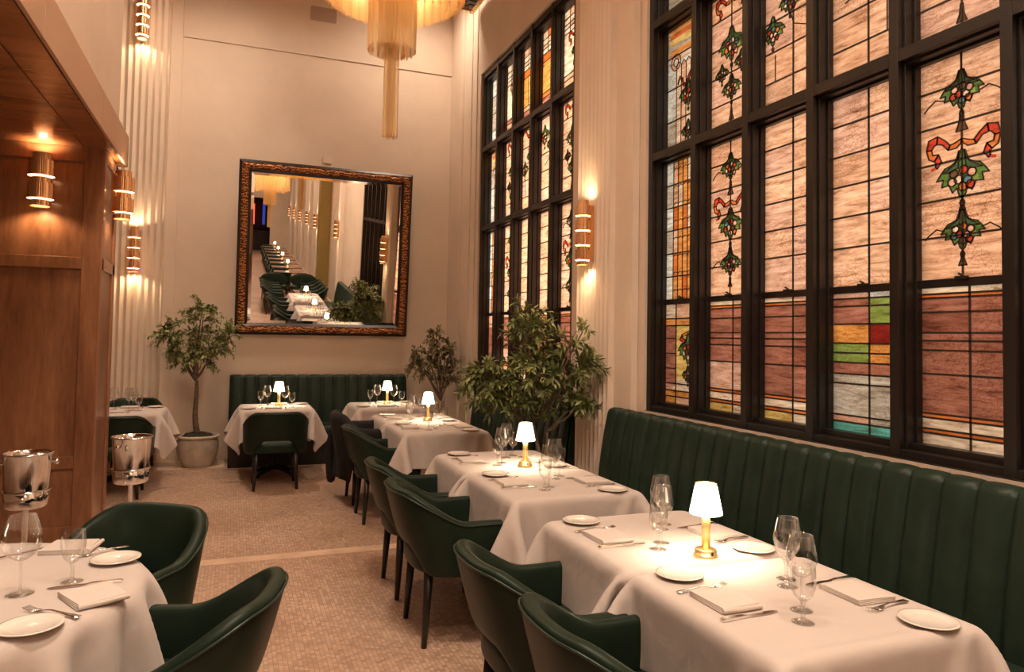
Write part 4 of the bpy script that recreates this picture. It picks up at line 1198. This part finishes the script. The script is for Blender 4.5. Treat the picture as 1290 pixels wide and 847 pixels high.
# ------------------------------------------------------------------ the rest of the hall, seen in the mirror
ph0 = [('the mirrored cloth table, nearer half', .40), ('the mirrored cloth table, farther half', -.375)]
for i, (ph, cy) in enumerate(ph0):
    make_table('square table under the linen of ' + ph, (CX, cy, 0), HX, HY)
    cloth(me_joint, (CX, cy, TT), pi if i == 0 else 0, 'white linen tablecloth on ' + ph)
    seat_setting(CX, cy, 0, -1, 'the aisle seat of ' + ph, jig=60+i); seat_setting(CX, cy, 0, 1, 'the banquette seat of ' + ph, jig=70+i)
lamp(1.74, -.08, 'small glowing brass lamp on the cloth table behind the camera, seen in the mirror')
g1 = 'green armchairs behind the camera'
for y in (.42, -.38): ch(1.12, y, -pi/2, 'green armchair at the cloth tables just behind the camera, seen in the mirror', g1)
for y in (-2.0,-2.65,-3.3,-3.95):
    ch(1.05, y, -pi/2, 'green armchair in the double file reflected in the mirror', g1); ch(2.15, y, pi/2, 'green armchair in the double file reflected in the mirror', g1)
for x, lb in ((1.15,'left'),(2.05,'right')):
    t = thing('oval_back_settee', 'dark green channelled oval-backed seat, %s of two in the mirror' % lb, 'seat', (x, -5.0, 0), pi)
    m = MB(); n_ = 48
    def ov(i, j):
        a = 2*pi*i/n_; q = j/6; f = .012+.038*sqrt(max(0,1-q*q)); x_ = .42*q*cos(a); return (x_, -.28-f*(1+.25*cos(x_*60)), .68+.20*q*sin(a)*(1+.15*abs(sin(a))))
    m.grid(ov, n_, 7, closeu=True)
    def ov2(i, j):
        a = 2*pi*i/n_; q = j/6; f = .012-.06*sqrt(max(0,1-q*q)); return (.42*q*cos(a), -.28-f, .68+.20*q*sin(a)*(1+.15*abs(sin(a))))
    m.grid(ov2, n_, 7, closeu=True); part('oval_back', m, M['leather2'], t)
    m = MB(); m.prism(rrect(.80,.56,.12), 'z', .36, .47); part('seat', m, M['leather2'], t, bevel=.02)
    for sx in (-1,1):
        for sy in (-1,1): m = MB(); m.tube([(sx*.32,sy*.2,.37),(sx*.34,sy*.22,0)], [.02,.012], 8); part('leg', m, M['woodedge'], t)
names = 'first second third fourth fifth sixth seventh eighth'.split()
g2 = 'green armchairs along the distant wooden tables'
for i, y in enumerate((-6.6,-8.3,-10.0,-11.7,-13.4,-15.1,-16.8,-18.5)):
    make_table('bare wooden table in the mirror, %s of the distant row' % names[i], (1.75, y, 0), .55, .36, wood=True)
    for dx, rz in ((-.42,-pi/2*0),(.32,0)):
        pass
    for yy, rz in ((y-.45,0),(y+.45,pi)):
        ch(1.45, yy, rz, 'green armchair drawn up to the distant wooden tables in the mirror', g2)
    if i in (1,3,5,7): P_lamp((1.78, y, TT), 0, 'small glowing lamp on the %s distant wooden table in the mirror' % names[i]); light('POINT', 'lamp_bulb', (1.78, y, TT+.2), 5, (1,.80,.56), .02)
t = thing('bar_cabinet', 'dark bar cabinet with red and blue glowing panels at the hall end, in the mirror', 'bar', (.5, YE-2.2, 0))
m = MB(); m.box(-1.5,1.3,-.3,.3,0,1.1); m.box(-1.6,1.4,-.36,.36,1.1,1.15); part('counter', m, M['blackwood'], t, bevel=.01)
m = MB(); m.box(.2,.45,-.5,-.45,1.5,2.7); part('red_panel', m, m_emit('red_panel_light', (1,.08,.04), 2.0), t)
m = MB(); m.box(-.5,-.3,-.5,-.45,2.5,2.7); m.box(.9,1.05,-.5,-.45,1.5,2.8); part('blue_panel', m, m_emit('blue_panel_light', (.05,.08,.5), .5), t)

# ------------------------------------------------------------------ lights: added ceiling fill lights and backlights behind the windows
fill_unit = None
for i, (x, y, e) in enumerate(((.2, 2.0, 330),(.2,4.4,330),(.55,7.2,420),(-.3,8.2,200),(2.2,8.9,120),(1.8,.2,300),(.6,-1.5,260),(.8,-6.5,330),(.8,-11,330),(.8,-15.5,330),(.8,-20,330))):  # unseen fixtures and spots, added to fill the hall with light
    if fill_unit is None:
        fill_unit = thing('ceiling_fill_light', 'added round fill light on the unseen dining hall ceiling', 'fill_light', (x, y, ZC), 0, 'added ceiling fill lights')
        m = MB(); m.lathe([(.10,-.002),(.125,-.004),(.13,-.010),(.12,-.014),(.10,-.012),(.095,.0)], 32); part('trim_ring', m, M['plaster2'], fill_unit)
        m = MB(); m.lathe([(.001,-.004),(.098,-.004)], 24); part('lens', m, m_emit('fill_light_lens', (1,.78,.5), 6), fill_unit)
    else: dup(fill_unit, (x, y, ZC), 0)
    light('SPOT', 'fill_light_beam', (x, y, ZC-.05), e*2.05, (1,.79,.60), .35, rot=(0,0,0), spot=radians(150), blend=1.0)
for (x, y, z, rx, ry, e, s, sy) in ((3.75, (W1[0]+W1[1])/2, 3.0, 0, -1, 98, 4.0, 2.9), (3.75, 3.05, 3.0, 0, -1, 58, 4.0, 3.4)):
    l = light('AREA', 'window_backlight', (x, y, z), e, (1,.86,.72), s, sy=sy)  # stands in for the light box behind each window
    l.rotation_euler = (0, pi/2, 0)
    l.rotation_euler = Vector((1,0,0)).to_track_quat('Z', 'Y').to_euler()
    l.data.size, l.data.size_y = sy, s

GR = {'dining_table':'pedestal tables of the dining room','tablecloth':'white tablecloths on the tables','bread_plate':'bread plates on the tables','napkin':'folded napkins on the tables',
 'fork':'forks on the tables','table_knife':'knives on the tables','wine_glass':'wine glasses on the tables','water_goblet':'water goblets on the tables','table_lamp':'glowing brass table lamps',
 'armchair':'green leather armchairs','wall_sconce':'brass wall sconces','potted_olive_tree':'potted olive trees','banquette':'green channelled banquettes','champagne_bucket':'champagne buckets','bucket_stand':'bucket stands',
 'fringe_chandelier':'fringe chandeliers','oval_back_settee':'oval backed seats in the mirror'}
for o in bpy.data.objects:
    if o.parent is None and 'label' in o and 'group' not in o:
        k_ = o.name.split('.')[0]
        if k_ in GR: o['group'] = GR[k_]
w = bpy.data.worlds.new('world'); bpy.context.scene.world = w; w.use_nodes = True
w.node_tree.nodes['Background'].inputs[0].default_value = (1,.8,.6,1); w.node_tree.nodes['Background'].inputs[1].default_value = .01

# ------------------------------------------------------------------ camera
yaw, pitch, roll, f = .366989786, .0390309341, .0166657611, 909.752
cy_, sy_ = cos(yaw), sin(yaw)
F = Vector((sy_*cos(pitch), cy_*cos(pitch), sin(pitch))); R0 = Vector((cy_, -sy_, 0)); U0 = R0.cross(F)
Rr = R0*cos(roll)+U0*sin(roll); Ur = -R0*sin(roll)+U0*cos(roll)
cam = bpy.data.cameras.new('camera'); co = bpy.data.objects.new('camera', cam); C.objects.link(co)
co.matrix_world = Matrix(((Rr.x,Ur.x,-F.x,0),(Rr.y,Ur.y,-F.y,0),(Rr.z,Ur.z,-F.z,1.6),(0,0,0,1)))
cam.sensor_fit = 'HORIZONTAL'; cam.sensor_width = 36; cam.lens = f/1290*36
cam.shift_y = -(423.5-388.813)/1290; cam.clip_start = .05; cam.clip_end = 100
bpy.context.scene.camera = co
vs = bpy.context.scene.view_settings
vs.view_transform = 'Standard'; vs.look = 'None'; vs.exposure = 0.45; vs.gamma = 1; vs.use_curve_mapping = False
